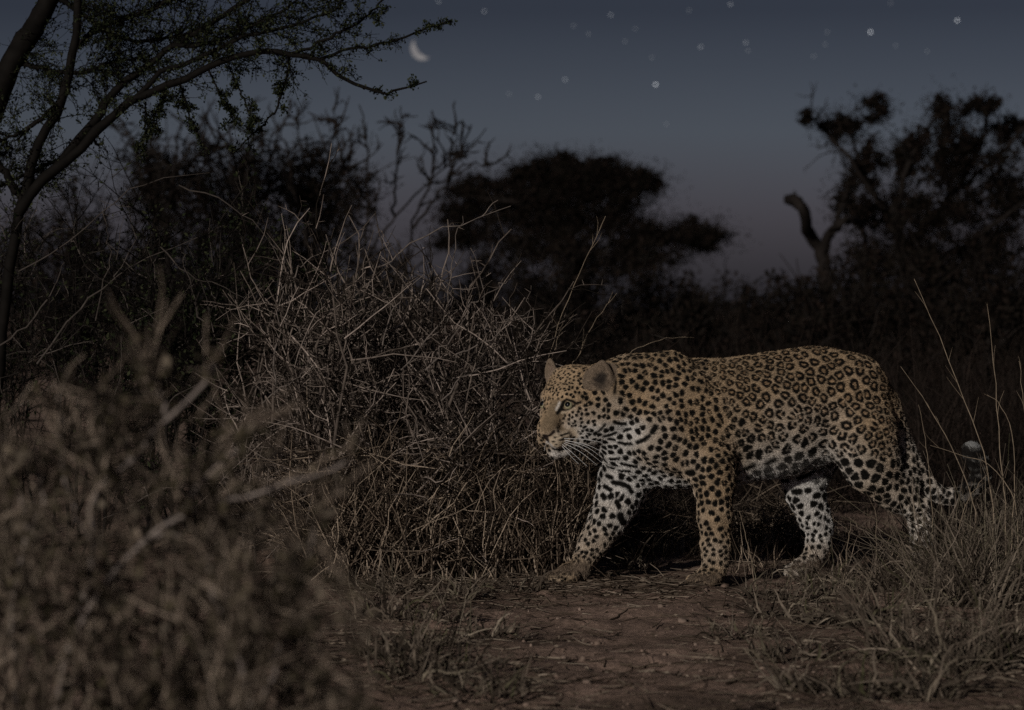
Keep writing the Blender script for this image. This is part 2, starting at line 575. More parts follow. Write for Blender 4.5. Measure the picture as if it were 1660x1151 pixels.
def sdf(P):
    P = np.asarray(P, np.float32)
    D = np.full(len(P), 1.0, np.float32)
    for pr in PRIMS:
        kd = pr[0]
        if kd == 'c':
            _, a, b, ra, rb, k, flat, ax = pr
            m = max(ra, rb) * max(1.0, flat) + k + 0.02
            lo, hi = np.minimum(a, b) - m, np.maximum(a, b) + m
        elif kd == 'e':
            _, a, up, nr, w, h, th, ho, k = pr
            m = max(w, h) + k + 0.02
            lo, hi = a - m, a + m
        elif kd == 's':
            _, a, r, k = pr
            lo, hi = a - r - k - 0.01, a + r + k + 0.01
        else:
            _, a, b, r, k = pr
            lo, hi = np.minimum(a, b) - r - k - 0.01, np.maximum(a, b) + r + k + 0.01
        I = np.nonzero(((P > lo) & (P < hi)).all(1))[0]
        if not len(I):
            continue
        Q = P[I]
        if kd == 'c':
            ab = (b - a).astype(np.float32)
            tt = np.clip(((Q - a.astype(np.float32)) @ ab) / float(ab @ ab), 0, 1)
            q = Q - a.astype(np.float32) - tt[:, None] * ab
            if flat != 1.0:
                axf = ax.astype(np.float32)
                q = q + (q @ axf)[:, None] * axf * np.float32(1 / flat - 1)
            d = np.sqrt((q * q).sum(1)) - (ra + tt * (rb - ra))
            d = d * np.float32(min(1.0, 0.5 + 0.5 * flat))
        elif kd == 'e':
            q = Q - a.astype(np.float32)
            sdv = np.cross(up, nr)
            sdv = sdv / np.linalg.norm(sdv)
            nr2 = np.cross(sdv, up)
            x, y, z = q @ sdv.astype(np.float32), q @ up.astype(np.float32), q @ nr2.astype(np.float32)
            wy = np.clip(1.0 - 0.45 * np.clip(y / h, 0, 1) ** 2, 0.3, 1)
            e1 = np.sqrt((x / (w * wy)) ** 2 + (y / h) ** 2 + (z / th) ** 2)
            d1 = (e1 - 1) * th
            e2 = np.sqrt((x / (w * wy * 0.76)) ** 2 + ((y + 0.03 * h) / (h * 0.80)) ** 2 + ((z - ho) / (th * 1.0)) ** 2)
            d = np.maximum(d1, -(e2 - 1) * th)
        elif kd == 's':
            d = -(np.sqrt(((Q - a.astype(np.float32)) ** 2).sum(1)) - r)
            h_ = np.maximum(k - np.abs(D[I] - d), 0) / k
            D[I] = np.maximum(D[I], d) + h_ * h_ * k * 0.25
            continue
        else:
            ab = (b - a).astype(np.float32)
            tt = np.clip(((Q - a.astype(np.float32)) @ ab) / float(ab @ ab), 0, 1)
            q = Q - a.astype(np.float32) - tt[:, None] * ab
            d = -(np.sqrt((q * q).sum(1)) - r)
            h_ = np.maximum(k - np.abs(D[I] - d), 0) / k
            D[I] = np.maximum(D[I], d) + h_ * h_ * k * 0.25
            continue
        h_ = np.maximum(k - np.abs(D[I] - d), 0) / k
        D[I] = np.minimum(D[I], d) - h_ * h_ * k * 0.25
    return D


def surface_nets(lo, hi, h):
    n = np.ceil((hi - lo) / h).astype(int) + 1
    ax = [lo[i] + h * np.arange(n[i]) for i in range(3)]
    # coarse pass to find the cells near the surface
    V = np.full(tuple(n), 1.0, np.float32)
    c = 4
    nc = [np.arange(0, n[i], c) for i in range(3)]
    G = np.stack(np.meshgrid(*[ax[i][nc[i]] for i in range(3)], indexing='ij'), -1).reshape(-1, 3)
    Dc = sdf(G).reshape([len(x) for x in nc])
    near = np.abs(Dc) < h * c * 1.7
    for i in range(len(nc[0])):
        for j in range(len(nc[1])):
            row = Dc[i, j]
            neg = row < 0
            for k in np.nonzero(neg)[0]:
                V[i * c:i * c + c, j * c:j * c + c, k * c:k * c + c] = -1.0
    I = np.argwhere(near) * c
    off = np.stack(np.meshgrid(*[np.arange(c)] * 3, indexing='ij'), -1).reshape(-1, 3)
    A = (I[:, None, :] + off[None]).reshape(-1, 3)
    A = A[(A < n).all(1)]
    P = lo + A * h
    V[A[:, 0], A[:, 1], A[:, 2]] = sdf(P)
    S = V < 0
    cs = np.zeros(tuple(n - 1), np.int8)
    for dx in (0, 1):
        for dy in (0, 1):
            for dz in (0, 1):
                cs += S[dx:n[0] - 1 + dx, dy:n[1] - 1 + dy, dz:n[2] - 1 + dz]
    cells = np.argwhere((cs > 0) & (cs < 8))
    ID = np.full(tuple(n - 1), -1, np.int64)
    ID[cells[:, 0], cells[:, 1], cells[:, 2]] = np.arange(len(cells))
    acc = np.zeros((len(cells), 3))
    cnt = np.zeros(len(cells))
    cor = [(0, 0, 0), (1, 0, 0), (0, 1, 0), (1, 1, 0), (0, 0, 1), (1, 0, 1), (0, 1, 1), (1, 1, 1)]
    for a in range(8):
        for bb in range(a + 1, 8):
            if sum(abs(cor[a][i] - cor[bb][i]) for i in range(3)) != 1:
                continue
            ca, cb = cells + cor[a], cells + cor[bb]
            va, vb = V[ca[:, 0], ca[:, 1], ca[:, 2]], V[cb[:, 0], cb[:, 1], cb[:, 2]]
            x = (va < 0) != (vb < 0)
            tt = np.where(x, va / np.where(x, va - vb, 1), 0)
            p = np.array(cor[a]) + tt[:, None] * (np.array(cor[bb]) - np.array(cor[a]))
            acc += np.where(x[:, None], p, 0)
            cnt += x
    verts = lo + (cells + acc / cnt[:, None]) * h
    quads = []
    for axis in range(3):
        o1, o2 = [(1, 2), (2, 0), (0, 1)][axis]
        e = [0, 0, 0]
        e[axis] = 1
        sl0 = [slice(1, None)] * 3
        sl1 = [slice(1, None)] * 3
        sl0[axis] = slice(0, n[axis] - 1)
        sl1[axis] = slice(1, n[axis])
        s0, s1 = S[tuple(sl0)], S[tuple(sl1)]
        E = np.argwhere(s0 != s1)
        st = s0[E[:, 0], E[:, 1], E[:, 2]]
        base = E.copy()
        for o in (o1, o2):
            base[:, o] += 1                              # vertex index
        ok = np.ones(len(base), bool)
        q = []
        for d1, d2 in ((-1, -1), (0, -1), (0, 0), (-1, 0)):
            cc = base.copy()
            cc[:, o1] += d1
            cc[:, o2] += d2
            inside = (cc < (n - 1)).all(1) & (cc >= 0).all(1)
            ok &= inside
            cc = np.clip(cc, 0, n - 2)
            q.append(ID[cc[:, 0], cc[:, 1], cc[:, 2]])
        q = np.stack(q, -1)
        ok &= (q >= 0).all(1)
        q[~st] = q[~st][:, ::-1]
        quads.append(q[ok])
    return verts, np.concatenate(quads)


def normals(V, Q):
    f = np.cross(V[Q[:, 2]] - V[Q[:, 0]], V[Q[:, 3]] - V[Q[:, 1]])
    n = np.stack([sum(np.bincount(Q[:, i], weights=f[:, k], minlength=len(V)) for i in range(4)) for k in range(3)], -1)
    return unit(n)


def subdivide(V, Q):
    E = np.concatenate([Q[:, [0, 1]], Q[:, [1, 2]], Q[:, [2, 3]], Q[:, [3, 0]]])
    E.sort(1)
    key = E[:, 0] * len(V) + E[:, 1]
    u, inv = np.unique(key, return_inverse=True)
    mids = (V[u // len(V)] + V[u % len(V)]) / 2
    cen = V[Q].mean(1)
    n0, n1 = len(V), len(V) + len(u)
    m = inv.reshape(4, -1).T + n0
    c = np.arange(len(Q)) + n1
    NQ = np.concatenate([np.stack([Q[:, i], m[:, i], c, m[:, (i - 1) % 4]], -1) for i in range(4)])
    return np.vstack([V, mids, cen]), NQ


def sdf_grad(P, e=0.0012):
    d0 = sdf(P)
    g = np.stack([sdf(P + np.eye(3)[i] * e) - d0 for i in range(3)], -1) / e
    return d0, g


def relax(V, Q, it=2, lam=0.5):
    I = np.concatenate([Q[:, i] for i in range(4) for j in (1, 3)])
    J = np.concatenate([Q[:, (i + j) % 4] for i in range(4) for j in (1, 3)])
    cnt = np.maximum(np.bincount(I, minlength=len(V)), 1)
    for _ in range(it):
        acc = np.stack([np.bincount(I, weights=V[J, k], minlength=len(V)) for k in range(3)], -1)
        V = V + lam * (acc / cnt[:, None] - V)
    return V


def nearest(P, C, R, second=False):
    """Index of the centre with the smallest distance / R."""
    o = C.mean(0)
    C = (C - o).astype(np.float32)
    P = (P - o).astype(np.float32)
    iw = (1 / R ** 2).astype(np.float32)
    A = np.concatenate([-2 * C * iw[:, None], iw[:, None], ((C * C).sum(1) * iw)[:, None]], 1).T.copy()
    B = np.concatenate([P, (P * P).sum(1)[:, None], np.ones((len(P), 1), np.float32)], 1)
    out = np.empty(len(P), int)
    edge = np.empty(len(P), np.float32)
    for s in range(0, len(P), 8000):
        D = B[s:s + 8000] @ A
        i = D.argmin(1)
        out[s:s + 8000] = i
        if second:
            r = np.arange(len(i))
            d1 = D[r, i].copy()
            D[r, i] = 1e9
            edge[s:s + 8000] = np.sqrt(np.maximum(D.min(1), 0)) - np.sqrt(np.maximum(d1, 0))
    return (out, edge) if second else out


def px_of(P):
    return 830 + P[:, 0] / P[:, 1] * FPX, HORIZON + (CAM_H - P[:, 2]) / P[:, 1] * FPX


# coat: (px, py, dd or None, spacing of the spots px, how much they open into rosettes)
COAT = [(1300, 600, None, 22, 1), (1390, 630, None, 22, 1), (1350, 660, None, 21, .95), (1240, 640, None, 21, .85), (1190, 605, None, 18, .8), (1430, 680, None, 19, .6),
        (1400, 700, None, 21, .75), (1395, 760, None, 22, .12), (1450, 805, None, 17, 0), (1490, 860, None, 11, 0), (1306, 790, .18, 20, 0), (1325, 870, .18, 12, 0),
        (1220, 745, None, 22, .15), (1280, 735, None, 23, .2), (1240, 695, None, 21, .6), (1320, 690, None, 21, .55), (1100, 590, None, 13.5, .2), (1075, 650, None, 13.5, .05),
        (1130, 660, None, 14.5, .25), (1150, 710, None, 14.5, .25), (1100, 720, None, 15, .05), (1060, 760, None, 15, 0), (1160, 770, None, 15, .1), (1160, 840, None, 14, 0), (1160, 900, None, 11, 0),
        (1040, 620, None, 15, .1), (1005, 610, None, 14, 0), (1010, 660, None, 14.5, 0), (1000, 710, None, 14, 0), (990, 760, 0, 17, 0), (985, 820, 0, 16, 0), (955, 870, -.03, 12, 0), (925, 920, -.05, 8, 0),
        (960, 650, -.2, 11.5, 0), (955, 680, -.2, 10, 0), (935, 685, -.2, 7.5, 0), (930, 635, -.2, 8.5, 0), (915, 615, -.18, 5.5, 0), (895, 635, -.2, 5, 0), (955, 605, -.15, 7, 0), (1490, 770, .17, 15, 0), (1540, 800, .18, 16, 0)]
# how white the hair is
PALE = [(1300, 600, None, 0), (1390, 640, None, 0), (1200, 640, None, 0), (1240, 690, None, 0), (1330, 690, None, .05), (1240, 715, None, .25), (1300, 712, None, .4), (1225, 740, None, .8), (1290, 735, None, .95), (1225, 775, None, 1), (1330, 735, None, .9),
        (1400, 700, .07, .05), (1400, 770, .07, .3), (1380, 765, .06, .6), (1450, 800, .07, .35), (1490, 860, .07, .6), (1470, 780, .1, .5), (1306, 780, .15, .9), (1322, 850, .17, .78), (1315, 910, .16, .5),
        (1080, 600, None, 0), (1060, 660, None, .05), (1120, 680, -.12, 0), (1030, 640, -.15, .1), (1000, 620, -.17, .1), (1000, 665, -.18, .3), (1010, 700, -.17, .8), (1060, 730, -.15, .5), (1100, 740, -.13, .25),
        (1080, 780, None, 1), (1050, 765, None, 1), (1000, 740, -.1, .88), (990, 780, -.05, .85), (985, 830, -.05, .68), (955, 875, -.06, .4), (925, 925, -.07, .2), (1160, 780, -.13, .12), (1160, 850, -.13, .2), (1158, 905, -.13, .25),
        (1150, 940, -.14, .2), (950, 640, -.22, .05), (920, 610, -.2, .0), (958, 680, -.22, .3), (940, 695, -.22, .55), (950, 705, -.2, .8), (890, 670, -.22, .05), (905, 712, -.24, .35), (905, 735, -.2, .6), (880, 715, -.2, .2),
        (975, 612, -.13, .1), (1480, 750, .18, .5), (1540, 800, .18, .6), (1575, 725, .18, .9)]
# drawn marks: list of (points px, half width px, colour key, softness px)
MARKS = [
    ([(903, 662), (895, 676), (888, 690)], 12.5, 'bridge', 5), ([(917, 700), (906, 690)], 6, 'bridge', 4),
    ([(907, 652), (905, 658), (902, 664)], 1.5, 'white', 2.2), ([(911, 669), (920, 666), (930, 662)], 1.8, 'lip', 1.5),
    ([(880, 648), (881, 652)], 2, 'white', 1.5),
    ([(900, 717), (912, 713), (926, 706)], 12, 'lip', 5), ([(898, 735), (908, 737), (922, 733)], 4.5, 'white', 3),
    ([(887, 717), (893, 721), (900, 726)], 3, 'white', 2),
    ([(914, 652), (911, 659), (906, 667), (904, 670)], 3.0, 'black', 1), ([(911, 664), (918, 665), (926, 661), (931, 657)], 1.8, 'black', 1),
    ([(913, 651), (919, 647.5), (927, 650), (934, 654), (941, 652)], 2.0, 'black', 1),
    ([(884, 649), (880, 655), (884, 664)], 2.2, 'black', 1),
    ([(881, 706), (889, 706), (898, 700)], 2.6, 'nose', 1), ([(884, 707), (888, 714)], 3.5, 'nose', 1.2),
    ([(899, 709), (910, 706), (922, 702)], 1.5, 'black', .8), ([(895, 716), (910, 713), (925, 707)], 1.5, 'black', .8), ([(901, 720.5), (917, 717)], 1.2, 'black', .8),
    ([(897, 727), (908, 729), (918, 725), (925, 717), (931, 709)], 2.4, 'black', 1.2), ([(905, 731), (920, 727)], 2, 'black', 1.5),
    ([(970, 699), (976, 694), (981, 688)], 2.6, 'black', 2), ([(996, 604), (998, 622), (996, 636)], 3.0, 'black', 2.5),
    ([(996, 684), (1006, 687), (1014, 687)], 3.2, 'black', 1.5), ([(980, 707), (990, 705), (999, 701)], 3, 'black', 1.5), ([(1012, 698), (1022, 695)], 3, 'black', 1.2),
    ([(987, 711), (996, 713)], 3, 'black', 1.5), ([(1004, 717), (1014, 720), (1024, 719)], 3, 'black', 1.5), ([(1033, 717), (1044, 713), (1052, 707)], 3.6, 'black', 1.5), ([(1058, 700), (1063, 692)], 5, 'black', 1.5),
    ([(990, 744), (1004, 743)], 3.2, 'black', 1), ([(1008, 751), (1020, 754), (1031, 756)], 3.4, 'black', 1), ([(1005, 762), (1021, 763)], 3.4, 'black', 1), ([(985, 755), (995, 758)], 3.2, 'black', 1),
    ([(984, 771), (992, 774)], 3.8, 'black', 1), ([(994, 782), (1008, 784), (1019, 789), (1024, 798)], 4.2, 'black', 1.2), ([(980, 788), (990, 794)], 4, 'black', 1),
    ([(977, 803), (980, 807)], 5, 'black', 1), ([(1005, 835), (1008, 845), (1012, 848)], 6, 'black', 1.5), ([(1000, 814), (1004, 822)], 4.5, 'black', 1),
    ([(1117, 766), (1122, 766)], 7, 'black', 1.2), ([(1118, 777), (1118, 780)], 3.6, 'black', 1),
    ([(1242, 750), (1256, 744)], 5, 'black', 4), ([(1208, 759), (1220, 754)], 5.5, 'black', 4),
    ([(1268, 776), (1276, 777)], 7, 'black', 1.5), ([(1296, 773), (1310, 768), (1318, 762)], 6.5, 'black', 2), ([(1288, 797), (1296, 797)], 6, 'black', 1.5), ([(1309, 795), (1311, 795)], 5.5, 'black', 1.5),
    ([(892, 930), (915, 926), (945, 925)], 15, 'dust', 8), ([(1125, 938), (1150, 938), (1172, 940)], 11, 'dust', 7), ([(1288, 918), (1310, 918), (1328, 916)], 10, 'dust', 8), ([(1480, 928), (1500, 925)], 14, 'dust', 9),
]
COLS = {'black': (0.009, 0.008, 0.007), 'white': (0.60, 0.555, 0.51), 'bridge': (0.205, 0.15, 0.096), 'lip': (0.47, 0.38, 0.28), 'nose': (0.03, 0.021, 0.019), 'dust': (0.135, 0.10, 0.074)}


def wob(P, f, seed):
    r = np.random.default_rng(seed)
    o = np.zeros(len(P))
    for i in range(5):
        d = unit(r.normal(size=3)) * f * r.uniform(0.6, 1.5)
        o += np.sin(P @ d + r.uniform(0, 6.3))
    return o / 2.2


def idw(P, cps, col, power=2.4):
    C = np.array([lp(c[0], c[1], c[2]) for c in cps])
    if len(cps[0]) == 5:
        C[:, 1] = 8.0                                   # coat pattern: the same on both sides
        Pq = P.copy()
        Pq[:, 1] = 8.0
    else:
        Pq = P
    v = np.array([c[col] for c in cps], float)
    out = np.empty(len(P))
    o = C.mean(0)
    C = (C - o).astype(np.float32)
    Pq = (Pq - o).astype(np.float32)
    for s in range(0, len(P), 20000):
        q = Pq[s:s + 20000]
        d2 = np.maximum((q * q).sum(1)[:, None] + (C * C).sum(1)[None] - 2 * q @ C.T, 0) + np.float32(2e-5)
        w = 1 / (d2 * d2)
        out[s:s + 20000] = (w @ v.astype(np.float32)) / w.sum(1)
    return out


def smooth(e0, e1, x):
    t = np.clip((x - e0) / (e1 - e0), 0, 1)
    return t * t * (3 - 2 * t)


def seg_dist(P, pts):
    d = np.full(len(P), 9.0)
    I = np.nonzero(((P > pts.min(0) - 0.06) & (P < pts.max(0) + 0.06)).all(1))[0]
    full, P = d, P[I]
    d = np.full(len(P), 9.0)
    for a, b in zip(pts[:-1], pts[1:]):
        ab = b - a
        t = np.clip(((P - a) @ ab) / max(ab @ ab, 1e-9), 0, 1)
        d = np.minimum(d, np.linalg.norm(P - a - t[:, None] * ab, axis=1))
    full[I] = d
    return full


class Coat:
    def __init__(self, V, N, bvh):
        self.marks = []
        o = Vector((0, 0, CAM_H))
        for pts, w, key, soft in MARKS:
            H = []
            for (x, y) in pts:
                d = Vector(at(x, y, 1.0)) - o
                h = bvh.ray_cast(o, d.normalized())
                if h[0] is not None and h[0].y < 8.6:
                    H.append(np.array(h[0]))
            if len(H) == 1:
                H.append(H[0] + 1e-4)
            if len(H) >= 2:
                self.marks.append((np.array(H), w * PXM, key, soft * PXM))
        r = np.random.default_rng(11)
        idx = r.choice(len(V), min(len(V), 26000), replace=False)
        S, SN = V[idx], N[idx]
        sp = idw(S, COAT, 3) * PXM * 0.84
        block = np.zeros(len(S), bool)
        for H, w, key, soft in self.marks:
            if key == 'dust':
                continue
            block |= seg_dist(S, H) < w + (0.45 * sp if key == 'black' else 0.15 * sp)
        acc = []
        A = np.zeros((4000, 3))
        R = np.zeros(4000)
        n = 0
        for i in np.nonzero(~block)[0]:
            if n:
                d2 = ((A[:n] - S[i]) ** 2).sum(1)
                if (d2 < (0.80 * np.minimum(R[:n], sp[i])) ** 2).any():
                    continue
            A[n], R[n] = S[i], sp[i]
            n += 1
        C = A[:n].copy()
        free = ~block
        for it in range(13):
            near = nearest(S, C, R[:n])
            near[block] = -1
            cnt = np.bincount(near[free], minlength=n)
            for k in range(3):
                sm = np.bincount(near[free], weights=S[free, k], minlength=n)
                C[:, k] = np.where(cnt > 0, sm / np.maximum(cnt, 1), C[:, k])
        # snap to the skin
        j = nearest(C, S, np.ones(len(S)))
        A[:n], R[:n] = S[j], sp[j]
        self.C = A[:n]
        nn = SN[j]
        self.N = nn
        self.R = R[:n]
        self.ring = np.clip(idw(self.C, COAT, 4) + r.normal(size=n) * 0.12, 0, 1)
        # tangent frames: long axis down the body
        flow = unit(np.array([0.9, 0.3, 0.0]) + r.normal(size=(n, 3)) * 0.35)
        self.T = unit(flow - (flow * nn).sum(1, keepdims=True) * nn)
        self.B = np.cross(nn, self.T)
        self.ph = r.uniform(0, 6.28, (n, 3))
        self.gap = r.integers(2, 5, n)
        self.size = r.uniform(0.93, 1.08, n)
        self.asp = r.uniform(0.8, 1.3, n)
        cx, cy = px_of(self.C)
        self.fill = 0.455 + 0.045 * smooth(1170, 1230, cx) - 0.03 * ((cx < 945) & (cy < 720)) - 0.06 * ((cy > 770) & (cx > 1200) & (cx < 1360)) - 0.04 * (cy > 825)

    def colour(self, P):
        n = len(P)
        near, edge = nearest(P, self.C, self.R, True)
        D = (P - self.C[near]) / self.R[near][:, None]
        u = (D * self.T[near]).sum(1) * np.sqrt(self.asp[near]) + wob(P, 330, 1) * 0.03
        v = (D * self.B[near]).sum(1) / np.sqrt(self.asp[near]) + wob(P, 330, 2) * 0.03
        w = (D * self.N[near]).sum(1)
        rho = np.sqrt(u * u + v * v + 0.4 * w * w)
        th = np.arctan2(v, u)
        ph = self.ph[near]
        rho = rho / self.size[near] + 0.035 * np.sin(2 * th + ph[:, 0]) + 0.03 * np.sin(3 * th + ph[:, 1])
        ring = self.ring[near]
        fill = self.fill[near]
        solid = 1 - smooth(fill - 0.05, fill + 0.035, rho)
        gaps = np.sin(self.gap[near] * th + ph[:, 2]) + 0.5 * np.sin((self.gap[near] + 1) * th + ph[:, 0])
        th0 = 1.75 - 1.1 * (1 - np.abs(2 * ring - 1))
        openr = smooth(th0, th0 + 0.25, gaps) * (ring < 0.97)
        rin, rout = 0.05 + 0.115 * ring, fill
        annul = smooth(rin - 0.03, rin + 0.05, rho) * (1 - smooth(rout - 0.04, rout + 0.045, rho))
        annul = annul * (1 - 0.9 * openr)
        isr = smooth(0.25, 0.45, ring)
        spot = solid * (1 - isr) + annul * isr
        net = smooth(0.05, 0.15, edge + 0.03 * wob(P, 400, 4))
        spot = spot * net                               # a net of plain hair keeps the spots apart
        inner = (1 - smooth(rin, rin + 0.05, rho)) * isr
        px, py = px_of(P)
        pale = np.clip(idw(P, PALE, 3, 2.0) + wob(P, 60, 5) * 0.05, 0, 1)
        pale = smooth(0.05, 0.95, pale)
        tan = np.array([0.36, 0.257, 0.16])
        white = np.array([0.57, 0.545, 0.515])
        col = tan + (white - tan) * pale[:, None]
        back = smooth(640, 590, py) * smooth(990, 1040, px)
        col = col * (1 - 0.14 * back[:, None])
        col = col * (1 - inner[:, None] * np.array([0.12, 0.19, 0.25]))
        col = col * (1 + 0.10 * wob(P, 140, 8) + 0.08 * wob(P * np.array([0.35, 0.35, 1.0]), 420, 9))[:, None]
        blk = np.array(COLS['black'])
        soft = np.clip(pale - 0.6, 0, 1) * 0.35 * (py < 790) * (px > 1185)
        spot = spot * (1 - np.clip(soft * 1.6, 0, 0.45))
        marks = sorted(self.marks, key=lambda m: m[2] in ('black', 'nose', 'dust'))
        done = False
        for H, w, key, so in marks:
            if key in ('black', 'nose', 'dust') and not done:
                col = col + (blk - col) * spot[:, None]
                done = True
            d = seg_dist(P, H)
            a = (1 - smooth(w - so, w + so, d + wob(P, 500, 3) * 0.0006))[:, None]
            if key == 'dust':
                a = a * 0.85
            if key in ('bridge', 'lip', 'white'):
                spot = spot * (1 - a[:, 0])
            col = col + (np.array(COLS[key]) - col) * a
        return np.clip(col, 0.005, 0.9)


def ear_paint(P, N, col):
    """Dark hollow of the near ear, pink one of the far ear, black back of the ears, ringed tail tip, shade painted on the tail end."""
    for c, up, nr, w, h, ho, inner, depth in self_ears:
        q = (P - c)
        sdv = unit(np.cross(up, nr))
        nr2 = np.cross(sdv, up)
        x, y, z = q @ sdv, q @ up, q @ nr2
        ins = np.sqrt(((x - 0.22 * w) / (w * 0.78)) ** 2 + ((y + 0.12 * h) / (h * 0.78)) ** 2)
        zone = (np.abs(z) < 0.04) & (np.sqrt((x / (w * 1.15)) ** 2 + (y / (h * 1.1)) ** 2) < 1) & (y > -0.75 * h)
        rim = np.array([0.20, 0.15, 0.108])
        front = ((N @ nr2) > -0.15)
        a = (1 - smooth(0.20, 1.0, ins + 0.14 * wob(P, 300, 21)))[:, None]
        cc = rim + (np.array(inner) - rim) * a
        k = (zone & front)[:, None]
        col = np.where(k, cc, col)
        kb = (zone & ~front & (y > -0.2 * h))[:, None]
        col = np.where(kb, np.array([0.02, 0.017, 0.015]), col)
    px, py = px_of(P)
    tl = (px > 1500) & (py < 830) & (P[:, 1] > 8.08) & (px > 1545)
    blk = tl & (py < 790) & (np.sin(py * 0.42 + 0.6 + 1.2 * wob(P, 120, 31)) > -0.75)
    col = np.where(blk[:, None], np.array([0.015, 0.013, 0.012]), col)
    col = np.where((tl & ~blk)[:, None], col * 0.3, col)  # shade on the end of the tail, multiplied into the coat colour
    tip = tl & (py + 4 * wob(P, 160, 33) < 726)
    col = np.where(tip[:, None], np.array([0.24, 0.24, 0.235]), col)
    return col


def comb(P, N, tailpts):
    """Which way the hair lies."""
    px, py = px_of(P)
    d = np.tile(np.array([0.92, 0.28, -0.22]), (len(P), 1))
    leg = smooth(770, 815, py)[:, None]
    d = d * (1 - leg) + np.array([0.12, 0.0, -1.0]) * leg
    h = (smooth(1000, 975, px) * (py < 745))[:, None]
    d = d * (1 - h) + (-HF * 0.9 + np.array([0, 0, 0.1]))[None] * h
    belly = (smooth(735, 765, py) * smooth(790, 780, py) * (px > 1185) * (px < 1345))[:, None]
    d = d + belly * np.array([0.0, 0, -1.0])
    tl = (px > 1500) & (P[:, 1] > 8.08) & (py < 830)
    if tl.any():
        T = np.asarray(tailpts)
        j = ((P[tl][:, None] - T[None]) ** 2).sum(-1).argmin(1)
        j2 = np.minimum(j + 1, len(T) - 1)
        d[tl] = T[j2] - T[np.maximum(j - 1, 0)]
    d = unit(d)
    d = unit(d - (d * N).sum(1, keepdims=True) * N)
    return d


def fur_material(name):
    m = bpy.data.materials.new(name)
    m.use_nodes = True
    t = m.node_tree
    b = t.nodes['Principled BSDF']
    b.inputs['Roughness'].default_value = 0.75
    b.inputs['Specular IOR Level'].default_value = 0.05
    a = t.nodes.new('ShaderNodeAttribute')
    a.attribute_name = 'coat'
    n = t.nodes.new('ShaderNodeTexNoise')
    n.inputs['Scale'].default_value = 180
    tcn = t.nodes.new('ShaderNodeTexCoord')
    mr = t.nodes.new('ShaderNodeMapRange')
    mr.inputs[1].default_value, mr.inputs[2].default_value = 0.3, 0.7
    mr.inputs[3].default_value, mr.inputs[4].default_value = 0.8, 1.15
    mx = t.nodes.new('ShaderNodeMix')
    mx.data_type = 'RGBA'
    mx.blend_type = 'MULTIPLY'
    mx.inputs[0].default_value = 1.0
    t.links.new(tcn.outputs['Object'], n.inputs['Vector'])
    t.links.new(n.outputs[0], mr.inputs[0])
    t.links.new(a.outputs['Color'], mx.inputs[6])
    t.links.new(mr.outputs[0], mx.inputs[7])
    t.links.new(mx.outputs[2], b.inputs['Base Color'])
    return m


FUR_N = 330000
self_ears = []


